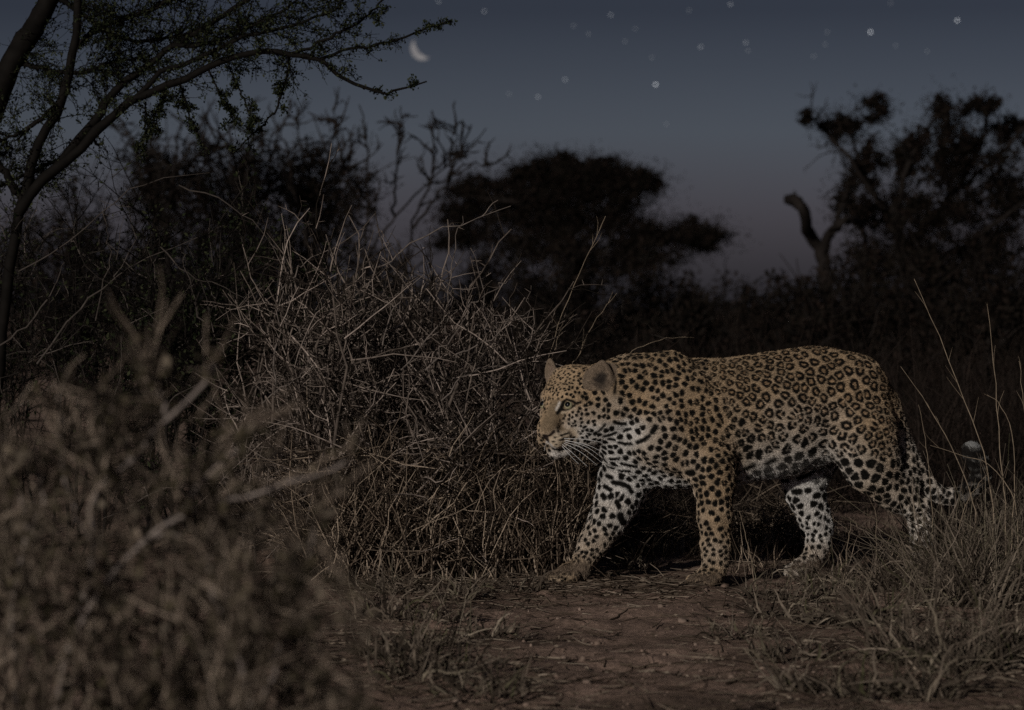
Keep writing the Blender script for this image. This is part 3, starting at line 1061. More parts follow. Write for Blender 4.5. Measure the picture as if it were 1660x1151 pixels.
def build_leopard():
    body_prims()
    for pr in PRIMS:
        if pr[0] == 'e':
            first = not self_ears
            self_ears.append((pr[1], pr[2], pr[3], pr[4], pr[5], pr[7], (0.04, 0.032, 0.027) if first else (0.30, 0.21, 0.17), 0.03))
    pts = np.array([p for pr in PRIMS if pr[0] == 'c' for p in (pr[1], pr[2])])
    lo, hi = pts.min(0) - 0.2, pts.max(0) + 0.2
    lo[2] = -0.03
    hi[2] = 0.80
    V, Q = surface_nets(lo, hi, 0.006)
    V = relax(V, Q, 2, 0.4)
    d0, g = sdf_grad(V)
    V = V - np.clip(d0 / np.maximum((g * g).sum(1), 0.2), -0.006, 0.006)[:, None] * g
    V6, Q = subdivide(np.hstack([V, g]), Q)
    V, g = V6[:, :3], V6[:, 3:]
    for it in range(2):
        V = V - np.clip(sdf(V) / np.maximum((g * g).sum(1), 0.2), -0.006, 0.006)[:, None] * g
    V = relax(V, Q, 1, 0.35)
    N = normals(V, Q)
    if (N * g).sum() < 0:
        N = -N
    bvh = BVHTree.FromPolygons([tuple(v) for v in V], [tuple(q) for q in Q.tolist()])
    coat = Coat(V, N, bvh)
    col = ear_paint(V, N, coat.colour(V))
    root = empty('leopard', LEO0, 'spotted leopard walking past the dry thorn bush, head turned to the camera', 'leopard')
    me = mesh('body', V - LEO0, [Q], True)
    at_ = me.attributes.new('coat', 'FLOAT_COLOR', 'POINT')
    at_.data.foreach_set('color', np.column_stack([col, np.ones(len(col))]).astype(np.float32).ravel())
    mat = fur_material('leopard_coat')
    me.materials.append(mat)
    body = bpy.data.objects.new('body', me)
    body.parent = root
    COL.objects.link(body)
    # fur
    T = np.concatenate([Q[:, [0, 1, 2]], Q[:, [0, 2, 3]]])
    area = np.linalg.norm(np.cross(V[T[:, 1]] - V[T[:, 0]], V[T[:, 2]] - V[T[:, 0]]), axis=1)
    cen = V[T].mean(1)
    face = N[T].mean(1)
    view = unit(np.array([0, 0, CAM_H]) - cen)
    px, py = px_of(cen)
    wgt = area * np.where((face * view).sum(1) > -0.45, 1.0, 0.3)
    hd = (px < 1000) & (py < 750)
    wgt = wgt * np.where(hd, 2.2, 1.0)
    ti = rng.choice(len(T), FUR_N, p=wgt / wgt.sum())
    r1, r2 = np.sqrt(rng.random(FUR_N)), rng.random(FUR_N)
    bc = np.stack([1 - r1, r1 * (1 - r2), r1 * r2], -1)
    P = (V[T[ti]] * bc[..., None]).sum(1)
    PN = unit((N[T[ti]] * bc[..., None]).sum(1))
    tail_pts = [0.5 * (pr[1] + pr[2]) for pr in PRIMS if pr[0] == 'c'][0:0]
    tp = resample([lp(x, y, 0.185) for x, y in ((1484, 757), (1506, 790), (1530, 804), (1556, 804), (1578, 792), (1591, 770), (1585, 746), (1574, 730))], 24)
    D = comb(P, PN, tp)
    C = (col[T[ti]] * bc[..., None]).sum(1)
    px, py = px_of(P)
    L = np.full(FUR_N, 0.0075)
    L = np.where((px < 1000) & (py < 750), 0.0038, L)
    L = np.where((px < 935) & (py < 722), 0.0022, L)
    L = np.where((px > 1185) & (px < 1345) & (py > 735) & (py < 790), 0.011, L)
    L = np.where((px > 895) & (px < 930) & (py > 730) & (py < 750), 0.008, L)
    L = np.where((px > 1540) & (py < 830), 0.013, L)
    L = np.where(py > 790, 0.006, L) * rng.uniform(0.7, 1.3, FUR_N)
    lift = np.where(py > 735, 0.45, 0.30)[:, None]
    j = rng.normal(size=(FUR_N, 3)) * 0.16
    d1 = unit(D + PN * lift * 1.4 + j)
    d2 = unit(D + PN * lift * 0.3 + j * 1.3)
    K = np.stack([P - PN * 0.0006, P + d1 * (L * 0.5)[:, None], P + d1 * (L * 0.5)[:, None] + d2 * (L * 0.5)[:, None]], 1) - (D * (L * 0.5)[:, None])[:, None, :] - LEO0
    cu = bpy.data.hair_curves.new('fur')
    cu.add_curves([3] * FUR_N)
    cu.attributes['position'].data.foreach_set('vector', K.astype(np.float32).ravel())
    ra = cu.attributes.get('radius') or cu.attributes.new('radius', 'FLOAT', 'POINT')
    rr = np.tile(np.array([0.00062, 0.0005, 0.00012], np.float32), (FUR_N, 1))
    rr[(px < 1000) & (py < 750)] *= 0.7
    ra.data.foreach_set('value', rr.ravel())
    ca = cu.attributes.new('coat', 'FLOAT_COLOR', 'CURVE')
    C = C * rng.uniform(0.82, 1.2, FUR_N)[:, None]
    ca.data.foreach_set('color', np.column_stack([C, np.ones(FUR_N)]).astype(np.float32).ravel())
    cu.materials.append(mat)
    fur = bpy.data.objects.new('fur', cu)
    fur.parent = root
    COL.objects.link(fur)
    fur['kind'] = 'stuff'
    # eyes
    m_eye = plain('iris', (0.38, 0.345, 0.215), 0.12, 0.6)
    m_pup = plain('pupil', (0.005, 0.005, 0.005), 0.08, 0.6)
    n = 20
    for s in (1, -1):
        c = hp(0.3, 25 * s, -0.5)
        look = unit(HF * 1.0 + HL * (0.25 * s + 0.1) + np.array([0, 0, 0.38]))
        Rr = 6.9 * PXM
        for nm, lo_, hi_, mt, k in (('eye', 0.0, math.pi, m_eye, 1.0), ('pupil', 0.0, 0.68, m_pup, 1.02)):
            a = unit(np.cross(look, [0, 0, 1.0]))
            bq = np.cross(a, look)
            th = np.linspace(lo_, hi_, 12)
            ph = np.linspace(0, 2 * np.pi, n, endpoint=False)
            vv = np.array([c - LEO0 + Rr * k * (look * math.cos(x) + (a * math.cos(y) + bq * math.sin(y)) * math.sin(x)) for x in th for y in ph])
            qs = np.array([(i * n + j, i * n + (j + 1) % n, (i + 1) * n + (j + 1) % n, (i + 1) * n + j) for i in range(11) for j in range(n)])
            e_me = mesh(nm, vv, [qs], True)
            e_me.materials.append(mt)
            eo = bpy.data.objects.new(nm, e_me)
            COL.objects.link(eo)
            if nm == 'eye':
                eo.parent = root
                eye = eo
            else:
                eo.parent = eye
    # whiskers
    m_wh = plain('whisker', (0.72, 0.70, 0.68), 0.4, 0.4)
    wk = [((913, 711), (945, 712), (977, 717)), ((914, 714), (948, 720), (976, 732)), ((914, 716), (945, 727), (976, 750)), ((913, 718), (940, 732), (968, 754)), ((911, 720), (930, 736), (952, 756)),
          ((910, 722), (924, 738), (938, 752)), ((916, 713), (950, 724), (975, 741)), ((889, 714), (884, 722), (882, 731))]
    o = Vector((0, 0, CAM_H))
    for w in wk:
        h = bvh.ray_cast(o, (Vector(at(w[0][0], w[0][1], 1.0)) - o).normalized())
        d = h[0].y if h[0] is not None else 7.8
        P3 = resample([at(w[0][0], w[0][1], d + 0.004), at(w[1][0], w[1][1], d - 0.035), at(w[2][0], w[2][1], d - 0.05)], 8)
        gm = Geo()
        gm.tubes(P3[None], np.linspace(0.00072, 0.00028, 8)[None], 4)
        gm.build('whisker', m_wh, root, LEO0)
    return root


build_leopard()


# ------------------------------------------------------------------ plants
def P3(poly, d):
    """Pixel polyline at distance d (a number, or one for each point) -> 3D points."""
    d = np.broadcast_to(np.asarray(d, float), (len(poly),))
    return np.array([at(x, y, dd) for (x, y), dd in zip(poly, d)])


def px_m(d):
    return d / FPX


def thorns(g, pts, rad, per, ln, r0=0.0009):
    """Straight thorns in pairs along twigs."""
    if len(pts) == 0:
        return
    s, t, idx, tt = sample_on(pts, per, 0.08, 0.98)
    d = side_dirs(t, 1.35, 0.2)
    L = ln * rng.uniform(0.5, 1.3, len(s))
    p = np.stack([s, s + d * (L * 0.5)[:, None], s + d * L[:, None]], 1)
    r = np.stack([np.full(len(s), r0), np.full(len(s), r0 * 0.7), np.full(len(s), r0 * 0.15)], 1)
    g.tubes(p, r, 3)


def taper(r0, r1, n):
    r0 = np.asarray(r0, float)
    return r0[:, None] + (np.asarray(r1) - r0)[:, None] * np.linspace(0, 1, n)[None]


def thorn_bush(name, label, bases, tips, group=None, mat=None, exmat=None, cross=0, leafmat=None, r_stem=0.006, l2=0.28, l3=0.13, k2=9, k3=6, th=4, thl=0.018, nleaf=0, leaf=0.012, wig=0.10, explicit=(), stem_n=9, zig=0.18, cat='bush', r_k=1.0):
    """Stems run from bases to tips (each its own part); tangled side twigs and thorns fill the crown."""
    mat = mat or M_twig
    bases, tips = np.asarray(bases, float), np.asarray(tips, float)
    o = np.array([bases[:, 0].mean(), bases[:, 1].mean(), 0.0])
    root = empty(name, o, label, cat, group)
    mids = bases * 0.45 + tips * 0.55 + rng.normal(size=bases.shape) * 0.06
    stems = np.stack([resample([a, m_, b], stem_n, 0.012) for a, m_, b in zip(bases, mids, tips)])
    M = len(stems)
    rs = r_stem * rng.uniform(0.7, 1.3, M)
    srad = taper(rs, rs * 0.3, stem_n)
    for i in range(M):
        g = Geo()
        g.tubes(stems[i:i + 1], srad[i:i + 1], 5)
        g.build('stem', mat, root, o)
    ex = []
    for poly, r in explicit:
        p = resample(poly, 12, 0.005)
        g = Geo()
        g.tubes(p[None], np.linspace(r, r * 0.3, 12)[None] * 0.85 * (1 + 0.12 * rng.normal(size=(1, 12))), 5)
        g.build('branch', exmat or mat, root, o)
        ex.append(p)
    g = Geo()
    lens = np.linalg.norm(tips - bases, axis=1)
    s, t, idx, tt = sample_on(stems, k2, 0.12, 1.0)
    tw2 = grow(s, side_dirs(t, 0.75, 0.3), l2 * rng.uniform(0.35, 1.25, len(s)), 6, zig, (0, 0, 0.03))
    g.tubes(tw2, taper(np.full(len(s), 0.0024 * r_k), np.full(len(s), 0.0011 * r_k), 6), 3)
    s, t, idx, tt = sample_on(tw2, k3, 0.1, 1.0)
    tw3 = grow(s, side_dirs(t, 0.9, 0.35), l3 * rng.uniform(0.3, 1.3, len(s)), 4, zig, (0, 0, 0.02))
    g.tubes(tw3, taper(np.full(len(s), 0.0015 * r_k), np.full(len(s), 0.0006 * r_k), 4), 3)
    if ex:
        E = np.stack(ex)
        s, t, idx, tt = sample_on(E, 7, 0.1, 1.0)
        te = grow(s, side_dirs(t, 0.9, 0.3), 0.08 * rng.uniform(0.2, 1.4, len(s)), 5, zig)
        g.tubes(te, taper(np.full(len(s), 0.0015), np.full(len(s), 0.0006), 5), 3)
    if cross:                                           # straighter dead shoots crossing the crown
        s, t, idx, tt = sample_on(stems, cross, 0.15, 0.98)
        s = s + rng.normal(size=s.shape) * 0.018
        d = unit(rng.normal(size=s.shape) * np.array([1, 0.5, 0.8]) + np.array([0, -0.15, 0.25]))
        tc_ = grow(s, d, rng.uniform(0.10, 0.36, len(s)), 6, 0.09)
        g.tubes(tc_, taper(rng.uniform(0.0016, 0.0040, len(s)) , np.full(len(s), 0.0010), 6), 4)
        tw2 = np.concatenate([tw2, tc_])
    o2 = g.build('twigs', mat, root, o)
    o2['kind'] = 'stuff'
    if th:
        g = Geo()
        thorns(g, tw2, None, th, thl)
        thorns(g, tw3, None, max(th // 2, 1), thl)
        if ex:
            thorns(g, np.stack(ex), None, 9, thl * 1.3)
        o3 = g.build('thorns', mat, root, o)
        o3['kind'] = 'stuff'
    if nleaf:
        g = Geo()
        s, t, idx, tt = sample_on(tw3, nleaf, 0.1, 1.0)
        g.leaves(s + rng.normal(size=s.shape) * 0.006, leaf)
        o4 = g.build('leaves', leafmat or M_green, root, o)
        o4['kind'] = 'stuff'
    return root


def field(px0, px1, top, d0, d1, n, lean=40):
    """Bases on the ground and tips under an outline (px -> py)."""
    xs, ys = zip(*top)
    px = rng.uniform(px0, px1, n)
    d = rng.uniform(d0, d1, n)
    ty = np.interp(px, xs, ys)
    base_y = HORIZON + CAM_H / d * FPX
    ty = ty + (base_y - ty) * rng.beta(1.2, 2.3, n) * 0.8
    tips = np.array([at(x, y, q) for x, y, q in zip(px, ty, d)])
    bx = px + rng.normal(size=n) * lean
    bases = np.array([[(x - 830) / FPX * q, q + rng.normal() * 0.06, 0.0] for x, q in zip(bx, d)])
    return bases, tips


# ---- the dry thorn bush in focus, in front of the animal's head
TOP_C = [(380, 470), (450, 440), (520, 430), (560, 420), (600, 445), (640, 440), (690, 430), (730, 430), (780, 455), (820, 490), (860, 545), (900, 640), (940, 720)]
b_, t_ = field(500, 690, TOP_C, 8.15, 8.9, 30)
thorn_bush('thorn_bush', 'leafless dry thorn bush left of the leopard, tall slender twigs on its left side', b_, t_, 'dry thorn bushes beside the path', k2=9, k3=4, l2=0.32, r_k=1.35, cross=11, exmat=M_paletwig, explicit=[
    (P3([(611, 434), (641, 417), (677, 387), (755, 360), (828, 334)], [8.4, 8.4, 8.35, 8.3, 8.3]), 0.0038),
    (P3([(445, 640), (446, 601), (453, 517), (457, 444), (462, 390)], 8.3), 0.004), (P3([(505, 600), (490, 559), (475, 511), (465, 450), (440, 395)], 8.4), 0.0042),
    (P3([(455, 470), (480, 440), (510, 415), (543, 395)], 8.3), 0.003), (P3([(620, 560), (640, 500), (660, 470), (690, 440)], 8.2), 0.003),
    (P3([(600, 560), (570, 500), (540, 465), (528, 470)], 8.25), 0.0026), (P3([(650, 600), (700, 540), (735, 480), (715, 455)], 8.2), 0.003),
    (P3([(425, 655), (470, 620), (512, 595)], 8.1), 0.0022)])
b_, t_ = field(660, 885, TOP_C, 8.1, 8.8, 36)
thorn_bush('thorn_bush', 'leafless dry thorn bush right beside the leopard head, thorny twigs sticking up', b_, t_, 'dry thorn bushes beside the path', k2=9, k3=4, l2=0.32, r_k=1.35, cross=11, exmat=M_paletwig, explicit=[
    (P3([(722, 540), (725, 499), (731, 435), (742, 380), (750, 350)], 8.2), 0.003), (P3([(789, 540), (787, 517), (780, 457), (763, 402)], 8.2), 0.003),
    (P3([(757, 500), (789, 478), (815, 460), (834, 443)], 8.15), 0.0027), (P3([(740, 580), (758, 568), (789, 553), (828, 520), (859, 503)], 8.1), 0.0035),
    (P3([(852, 590), (855, 547), (858, 505), (861, 463)], 8.25), 0.0022), (P3([(790, 500), (815, 515), (840, 518), (866, 527)], 8.15), 0.0022),
    (P3([(715, 650), (760, 605), (800, 595), (845, 590)], 8.05), 0.003), (P3([(690, 600), (720, 560), (750, 520), (760, 480)], 8.1), 0.0032)])

b_, t_ = field(370, 540, [(340, 470), (400, 450), (450, 470), (500, 480), (560, 500)], 8.3, 9.0, 20)
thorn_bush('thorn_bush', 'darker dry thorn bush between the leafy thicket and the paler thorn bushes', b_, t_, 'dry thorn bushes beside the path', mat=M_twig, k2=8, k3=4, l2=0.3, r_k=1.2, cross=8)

# ---- tangled dead stalks that fill the foot of the thorn bushes
def straw_mass(name, label, px0, px1, d0, d1, n, h0, h1, mat=None, kind=None):
    g = Geo()
    px = rng.uniform(px0, px1, n)
    d = rng.uniform(d0, d1, n)
    s = np.stack([(px - 830) / FPX * d, d, np.zeros(n)], 1)
    L = rng.uniform(h0, h1, n)
    dr = unit(np.stack([rng.normal(size=n) * 0.5, rng.normal(size=n) * 0.35, np.ones(n)], 1))
    p = grow(s, dr, L, 7, 0.24)
    g.tubes(p, taper(rng.uniform(0.0013, 0.0034, n), np.full(n, 0.0008), 7), 3)
    k = n                                          # broken pieces hanging across
    px = rng.uniform(px0, px1, k)
    d = rng.uniform(d0, d1, k)
    s = np.stack([(px - 830) / FPX * d, d, rng.uniform(0.03, h1 * 0.8, k)], 1)
    p = grow(s, unit(rng.normal(size=(k, 3)) * np.array([1, 0.7, 0.6])), rng.uniform(0.05, 0.26, k), 5, 0.16)
    g.tubes(p, taper(rng.uniform(0.001, 0.0027, k), np.full(k, 0.0005), 5), 3)
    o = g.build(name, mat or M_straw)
    tag(o, label, 'dry grass', kind='stuff')
    return o


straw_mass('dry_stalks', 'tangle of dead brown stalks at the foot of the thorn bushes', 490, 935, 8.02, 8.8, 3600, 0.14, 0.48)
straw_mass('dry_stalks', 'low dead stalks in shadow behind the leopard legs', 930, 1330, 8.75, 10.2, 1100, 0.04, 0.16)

# ---- dark thorn thicket at the left, behind
TOP_L = [(-80, 330), (0, 300), (80, 320), (200, 300), (300, 280), (400, 300), (470, 330), (540, 400), (600, 470)]
b_, t_ = field(-120, 260, TOP_L, 8.8, 9.9, 34)
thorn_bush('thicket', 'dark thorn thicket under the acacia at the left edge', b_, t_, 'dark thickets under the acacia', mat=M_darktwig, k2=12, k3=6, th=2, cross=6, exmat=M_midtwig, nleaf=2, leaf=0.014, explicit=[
    (P3([(60, 590), (125, 505), (175, 465), (220, 425), (320, 385)], 8.6), 0.0042), (P3([(30, 440), (90, 410), (150, 360), (200, 312), (260, 290), (340, 280)], 8.6), 0.003),
    (P3([(0, 560), (50, 520), (90, 460), (105, 425)], 8.6), 0.004), (P3([(155, 520), (175, 440), (180, 390), (170, 350)], 8.7), 0.0026)])
b_, t_ = field(230, 560, TOP_L, 8.8, 9.9, 32)
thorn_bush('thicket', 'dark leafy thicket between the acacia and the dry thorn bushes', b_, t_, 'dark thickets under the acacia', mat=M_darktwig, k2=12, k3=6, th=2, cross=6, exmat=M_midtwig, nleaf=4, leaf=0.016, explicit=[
    (P3([(290, 300), (350, 320), (400, 350), (450, 400), (470, 440)], 8.6), 0.0028), (P3([(330, 520), (310, 470), (298, 420), (292, 400)], 8.6), 0.003),
    (P3([(260, 400), (300, 440), (350, 460), (420, 500)], 8.7), 0.003)])

# ---- acacia whose limbs arch in from the upper left
def acacia():
    o = np.array([at(-30, 0, 9.0)[0], 9.0, 0.0])
    root = empty('acacia_tree', o, 'thorny acacia whose small leaved limbs arch in from the upper left', 'tree')
    T0 = [(-30, 960), (-18, 800), (-4, 620), (12, 470)]
    limbs = [
        (T0 + [(35, 340), (60, 240), (100, 165), (120, 75), (126, -10), (130, -70)], 9.0, 11, 6),
        ([(30, 345), (65, 295), (120, 252), (165, 203), (215, 165), (270, 140), (320, 117), (370, 95), (430, 81), (475, 88), (520, 98), (565, 132), (615, 150), (645, 146), (692, 132)], 8.85, 9.5, 1.3),
        ([(45, 318), (75, 290), (150, 200), (190, 145), (235, 110), (280, 75), (350, 32), (420, -15)], 9.05, 9, 3),
        ([(-40, 250), (-10, 170), (20, 100), (55, 45), (85, -10), (110, -60)], 9.2, 22, 14),
        ([(430, 81), (475, 90), (520, 95), (550, 83), (600, 75), (640, 65), (690, 47), (730, 33)], 8.85, 3.6, 1.4),
        ([(430, 81), (480, 85), (535, 60), (575, 40), (610, 12), (640, -20)], 8.9, 3.2, 1.4),
        ([(280, 75), (340, 70), (400, 45), (450, 20), (500, -12)], 9.0, 4, 1.6), ([(215, 165), (262, 118), (330, 92), (390, 60), (450, 48), (520, 25), (556, 12)], 8.95, 5, 1.5),
        ([(120, 75), (170, 40), (230, 22), (290, -8)], 9.05, 6, 3), ([(100, 165), (70, 190), (35, 215), (-10, 232)], 9.0, 5, 2),
        ([(150, 200), (110, 250), (60, 275), (0, 300)], 9.1, 4, 2), ([(85, -10), (130, 20), (190, 60), (250, 66), (320, 50)], 9.2, 5, 2),
        ([(20, 100), (70, 112), (130, 118), (180, 100), (240, 92)], 9.2, 5, 2), ([(40, 320), (20, 300), (-10, 250), (-40, 200)], 9.0, 8, 5),
        ([(292, 130), (300, 165), (312, 200), (322, 226)], 8.9, 2, 0.9), ([(338, 112), (352, 145), (368, 175), (382, 200)], 8.9, 2, 0.9), ([(368, 98), (382, 135), (398, 170), (413, 200)], 8.9, 2, 0.9),
        ([(470, 90), (464, 130), (452, 165), (430, 200), (405, 222), (375, 255)], 8.95, 2.4, 1.0), ([(236, 165), (236, 200), (233, 235), (231, 252)], 8.9, 1.6, 0.8), ([(270, 140), (262, 172), (250, 205)], 8.9, 1.8, 0.8)]
    tr = None
    tw_src = []
    for k, (poly, d, r0, r1) in enumerate(limbs):
        n = 26
        pts = resample(P3(poly, d), n, 0.0025)
        g = Geo()
        rr = np.interp(np.linspace(0, 1, n), [0, 1], [r0, r1]) * px_m(d) * (1 + 0.035 * rng.normal(size=n))
        g.tubes(pts[None], rr[None], 7)
        g.build('trunk' if k == 0 else 'branch', M_bark, root, o)
        tw_src.append((pts, 10 if k < 14 else 5, k))
    g, gl, gt = Geo(), Geo(), Geo()
    for pts, per, k in tw_src:
        if k == 0:
            pts = pts[12:]
        s, t, idx, tt = sample_on(pts[None], per * (4 if k in (2, 6, 7, 8, 11, 12) else 2), 0.05 if k else 0.2, 1.0)
        small = k >= 14
        L = (0.05 if small else 0.16) * rng.uniform(0.3, 1.3, len(s)) * (np.interp(tt, [0, 0.45, 0.75, 1], [1, 0.8, 0.3, 0.12] if k != 4 else [0.8, 0.3, 0.12, 0.08]) if k in (1, 4, 5) else 1.0)
        t1 = grow(s, side_dirs(t, 0.8, 0.3), L, 6, 0.22, (0.03, 0, 0.0))
        g.tubes(t1, taper(np.full(len(s), 0.002), np.full(len(s), 0.0009), 6), 3)
        s2, t2, i2, tt2 = sample_on(t1, 6, 0.15, 1.0)
        L = (0.02 if small else 0.09) * rng.uniform(0.3, 1.3, len(s2)) * (np.interp(tt[i2], [0, 0.45, 0.75, 1], [1, 0.8, 0.3, 0.15]) if k in (1, 4, 5) else 1.0)
        t2_ = grow(s2, side_dirs(t2, 0.85, 0.3), L, 4, 0.25)
        g.tubes(t2_, taper(np.full(len(s2), 0.0012), np.full(len(s2), 0.0006), 4), 3)
        # tufts of tiny leaves on every knot of limb and twig
        for src, kk, t0 in ((pts[None], 30 if k != 4 else 12, 0.3 if k < 3 else 0.0), (t1, 4, 0.1), (t2_, 2 if k != 4 else 1, 0.1)):
            c, tn, ci, _ = sample_on(src, kk, t0, 1.0)
            if src.shape[1] > 10 and k in (0, 3):
                continue
            nl = 4
            cc = np.repeat(c, nl, 0) + rng.normal(size=(len(c) * nl, 3)) * 0.005
            gl.leaves(cc, 0.0095, aspect=0.6)
        thorns(gt, t1, None, 3, 0.014, 0.0007)
        thorns(gt, pts[None], None, 14, 0.016, 0.0008)
    g.build('twigs', M_bark, root, o)['kind'] = 'stuff'
    gl.build('leaves', M_green, root, o)['kind'] = 'stuff'
    gt.build('thorns', M_bark, root, o)['kind'] = 'stuff'


acacia()

# ---- near bush at the lower left, out of focus
def near_bush(name, label, stems, d, seed_top, n, px0, px1):
    """A dry shrub close to the camera; stems: (px polyline, distance offset, r0 px, r1 px)."""
    o = np.array([at((px0 + px1) / 2, 900, d)[0], d, 0.0])
    root = empty(name, o, label, 'bush', 'near bushes at the path edge')
    k = d / 3.6
    src = []
    for poly, dd, r0, r1 in stems:
        pts = resample(P3(poly, d + dd), 16, 0.002 * k)
        g = Geo()
        g.tubes(pts[None], np.linspace(r0, r1, 16)[None] * 0.62 * px_m(d) * (1 + 0.1 * rng.normal(size=(1, 16))), 6)
        g.build('stem', M_fgstem, root, o)
        src.append(pts)
    bases, tips = field(px0, px1, seed_top, d - 0.35, d + 0.35, n, 30)
    st = np.stack([resample([a, a * 0.4 + b * 0.6 + rng.normal(size=3) * 0.04, b], 16, 0.006 * k) for a, b in zip(bases, tips)])
    g, gl = Geo(), Geo()
    g.tubes(st, taper(np.full(n, 0.0027 * k), np.full(n, 0.0010 * k), 16), 4)
    A = np.concatenate([np.stack(src), st])
    s, t, idx, tt = sample_on(A, 17, 0.1, 1.0)
    t1 = grow(s, side_dirs(t, 0.5, 0.25), 0.095 * k * rng.uniform(0.3, 1.3, len(s)) * (1 - 0.55 * tt), 6, 0.15, (0, 0, 0.03))
    g.tubes(t1, taper(np.full(len(s), 0.0017 * k), np.full(len(s), 0.0008 * k), 6), 3)
    s, t, idx, tt = sample_on(t1, 2, 0.2, 1.0)
    t2 = grow(s, side_dirs(t, 0.7, 0.3), 0.07 * k * rng.uniform(0.3, 1.3, len(s)), 4, 0.2)
    g.tubes(t2, taper(np.full(len(s), 0.0014 * k), np.full(len(s), 0.0008 * k), 4), 3)
    c, tn, ci, _ = sample_on(t1, 3, 0.1, 1.0)
    gl.leaves(c + rng.normal(size=c.shape) * 0.007 * k, 0.018 * k, aspect=0.5)
    g.build('twigs', M_fgtwig, root, o)['kind'] = 'stuff'
    gl.build('leaves', M_fgleaf, root, o)['kind'] = 'stuff'


near_bush('low_shrub', 'blurred near shrub with pale forked stems at the lower left', [
    ([(70, 1330), (100, 1100), (145, 916), (150, 811), (210, 746), (275, 680), (325, 625), (350, 590)], -.1, 9, 4), ([(110, 1060), (160, 960), (240, 871), (300, 831), (350, 821), (425, 796), (500, 771), (560, 748)], -.12, 8, 3),
    ([(145, 870), (122, 826), (104, 760), (100, 701), (95, 640)], 0, 6, 2.5), ([(240, 871), (300, 860), (360, 842), (410, 838)], -.1, 5, 2), ([(275, 680), (262, 650), (254, 625), (248, 600)], -.1, 6, 2), ([(150, 811), (158, 760), (155, 715)], -.1, 5, 2.5),
    ([(300, 831), (330, 780), (372, 742), (400, 700)], -.12, 5, 2), ([(30, 1200), (20, 1000), (40, 880), (30, 780), (0, 700)], 0, 7, 3), ([(210, 746), (205, 710), (190, 680), (180, 660)], -.1, 5, 2), ([(40, 880), (70, 820), (60, 760)], 0, 5, 2)],
    3.6, [(-60, 690), (0, 690), (100, 720), (200, 700), (300, 680), (350, 690), (420, 800), (500, 840), (560, 880), (620, 970)], 64, -60, 440)
near_bush('low_shrub', 'blurred near shrub of withered leaves at the edge of the dirt path', [
    ([(420, 1330), (410, 1180), (385, 1060), (345, 960), (340, 900)], 0, 6, 3), ([(400, 1200), (440, 1100), (470, 1000), (500, 900), (520, 830)], 0, 5, 2)], 3.25,
    [(300, 800), (400, 790), (480, 800), (540, 830), (580, 890), (610, 980), (640, 1080)], 26, 300, 580)

# ---- grass
def tuft(name, label, px, py, n, h, spread, group='dry grass tufts along the path', mat=None, w=0.0016):
    """Broken, bent dry blades and a few stiff stems."""
    c = on_ground(px, py)
    g = Geo()
    n = int(n * 0.8)
    a = rng.uniform(0, 6.28, n)
    r = spread * np.sqrt(rng.random(n)) * 1.5
    s = c + np.stack([np.cos(a) * r, np.sin(a) * r, np.zeros(n)], 1)
    dr = unit(np.stack([np.cos(a) * 0.5 + rng.normal(size=n) * 0.5, np.sin(a) * 0.5 + rng.normal(size=n) * 0.4, np.ones(n)], 1))
    p = grow(s, dr, h * rng.uniform(0.25, 1.2, n) ** 1.2, 7, 0.3, (0, 0, -0.13))
    p[..., 2] = np.maximum(p[..., 2], 0.002)
    g.blades(p, w * rng.uniform(0.5, 1.8, n))
    k = n // 5
    p = grow(s[:k], dr[:k] + rng.normal(size=(k, 3)) * 0.3, h * rng.uniform(0.4, 1.3, k), 5, 0.1)
    g.tubes(p, taper(np.full(k, 0.0016), np.full(k, 0.0007), 5), 3)
    ob = g.build(name, mat or M_tuft, origin=c)
    tag(ob, label, 'grass', group)
    return ob


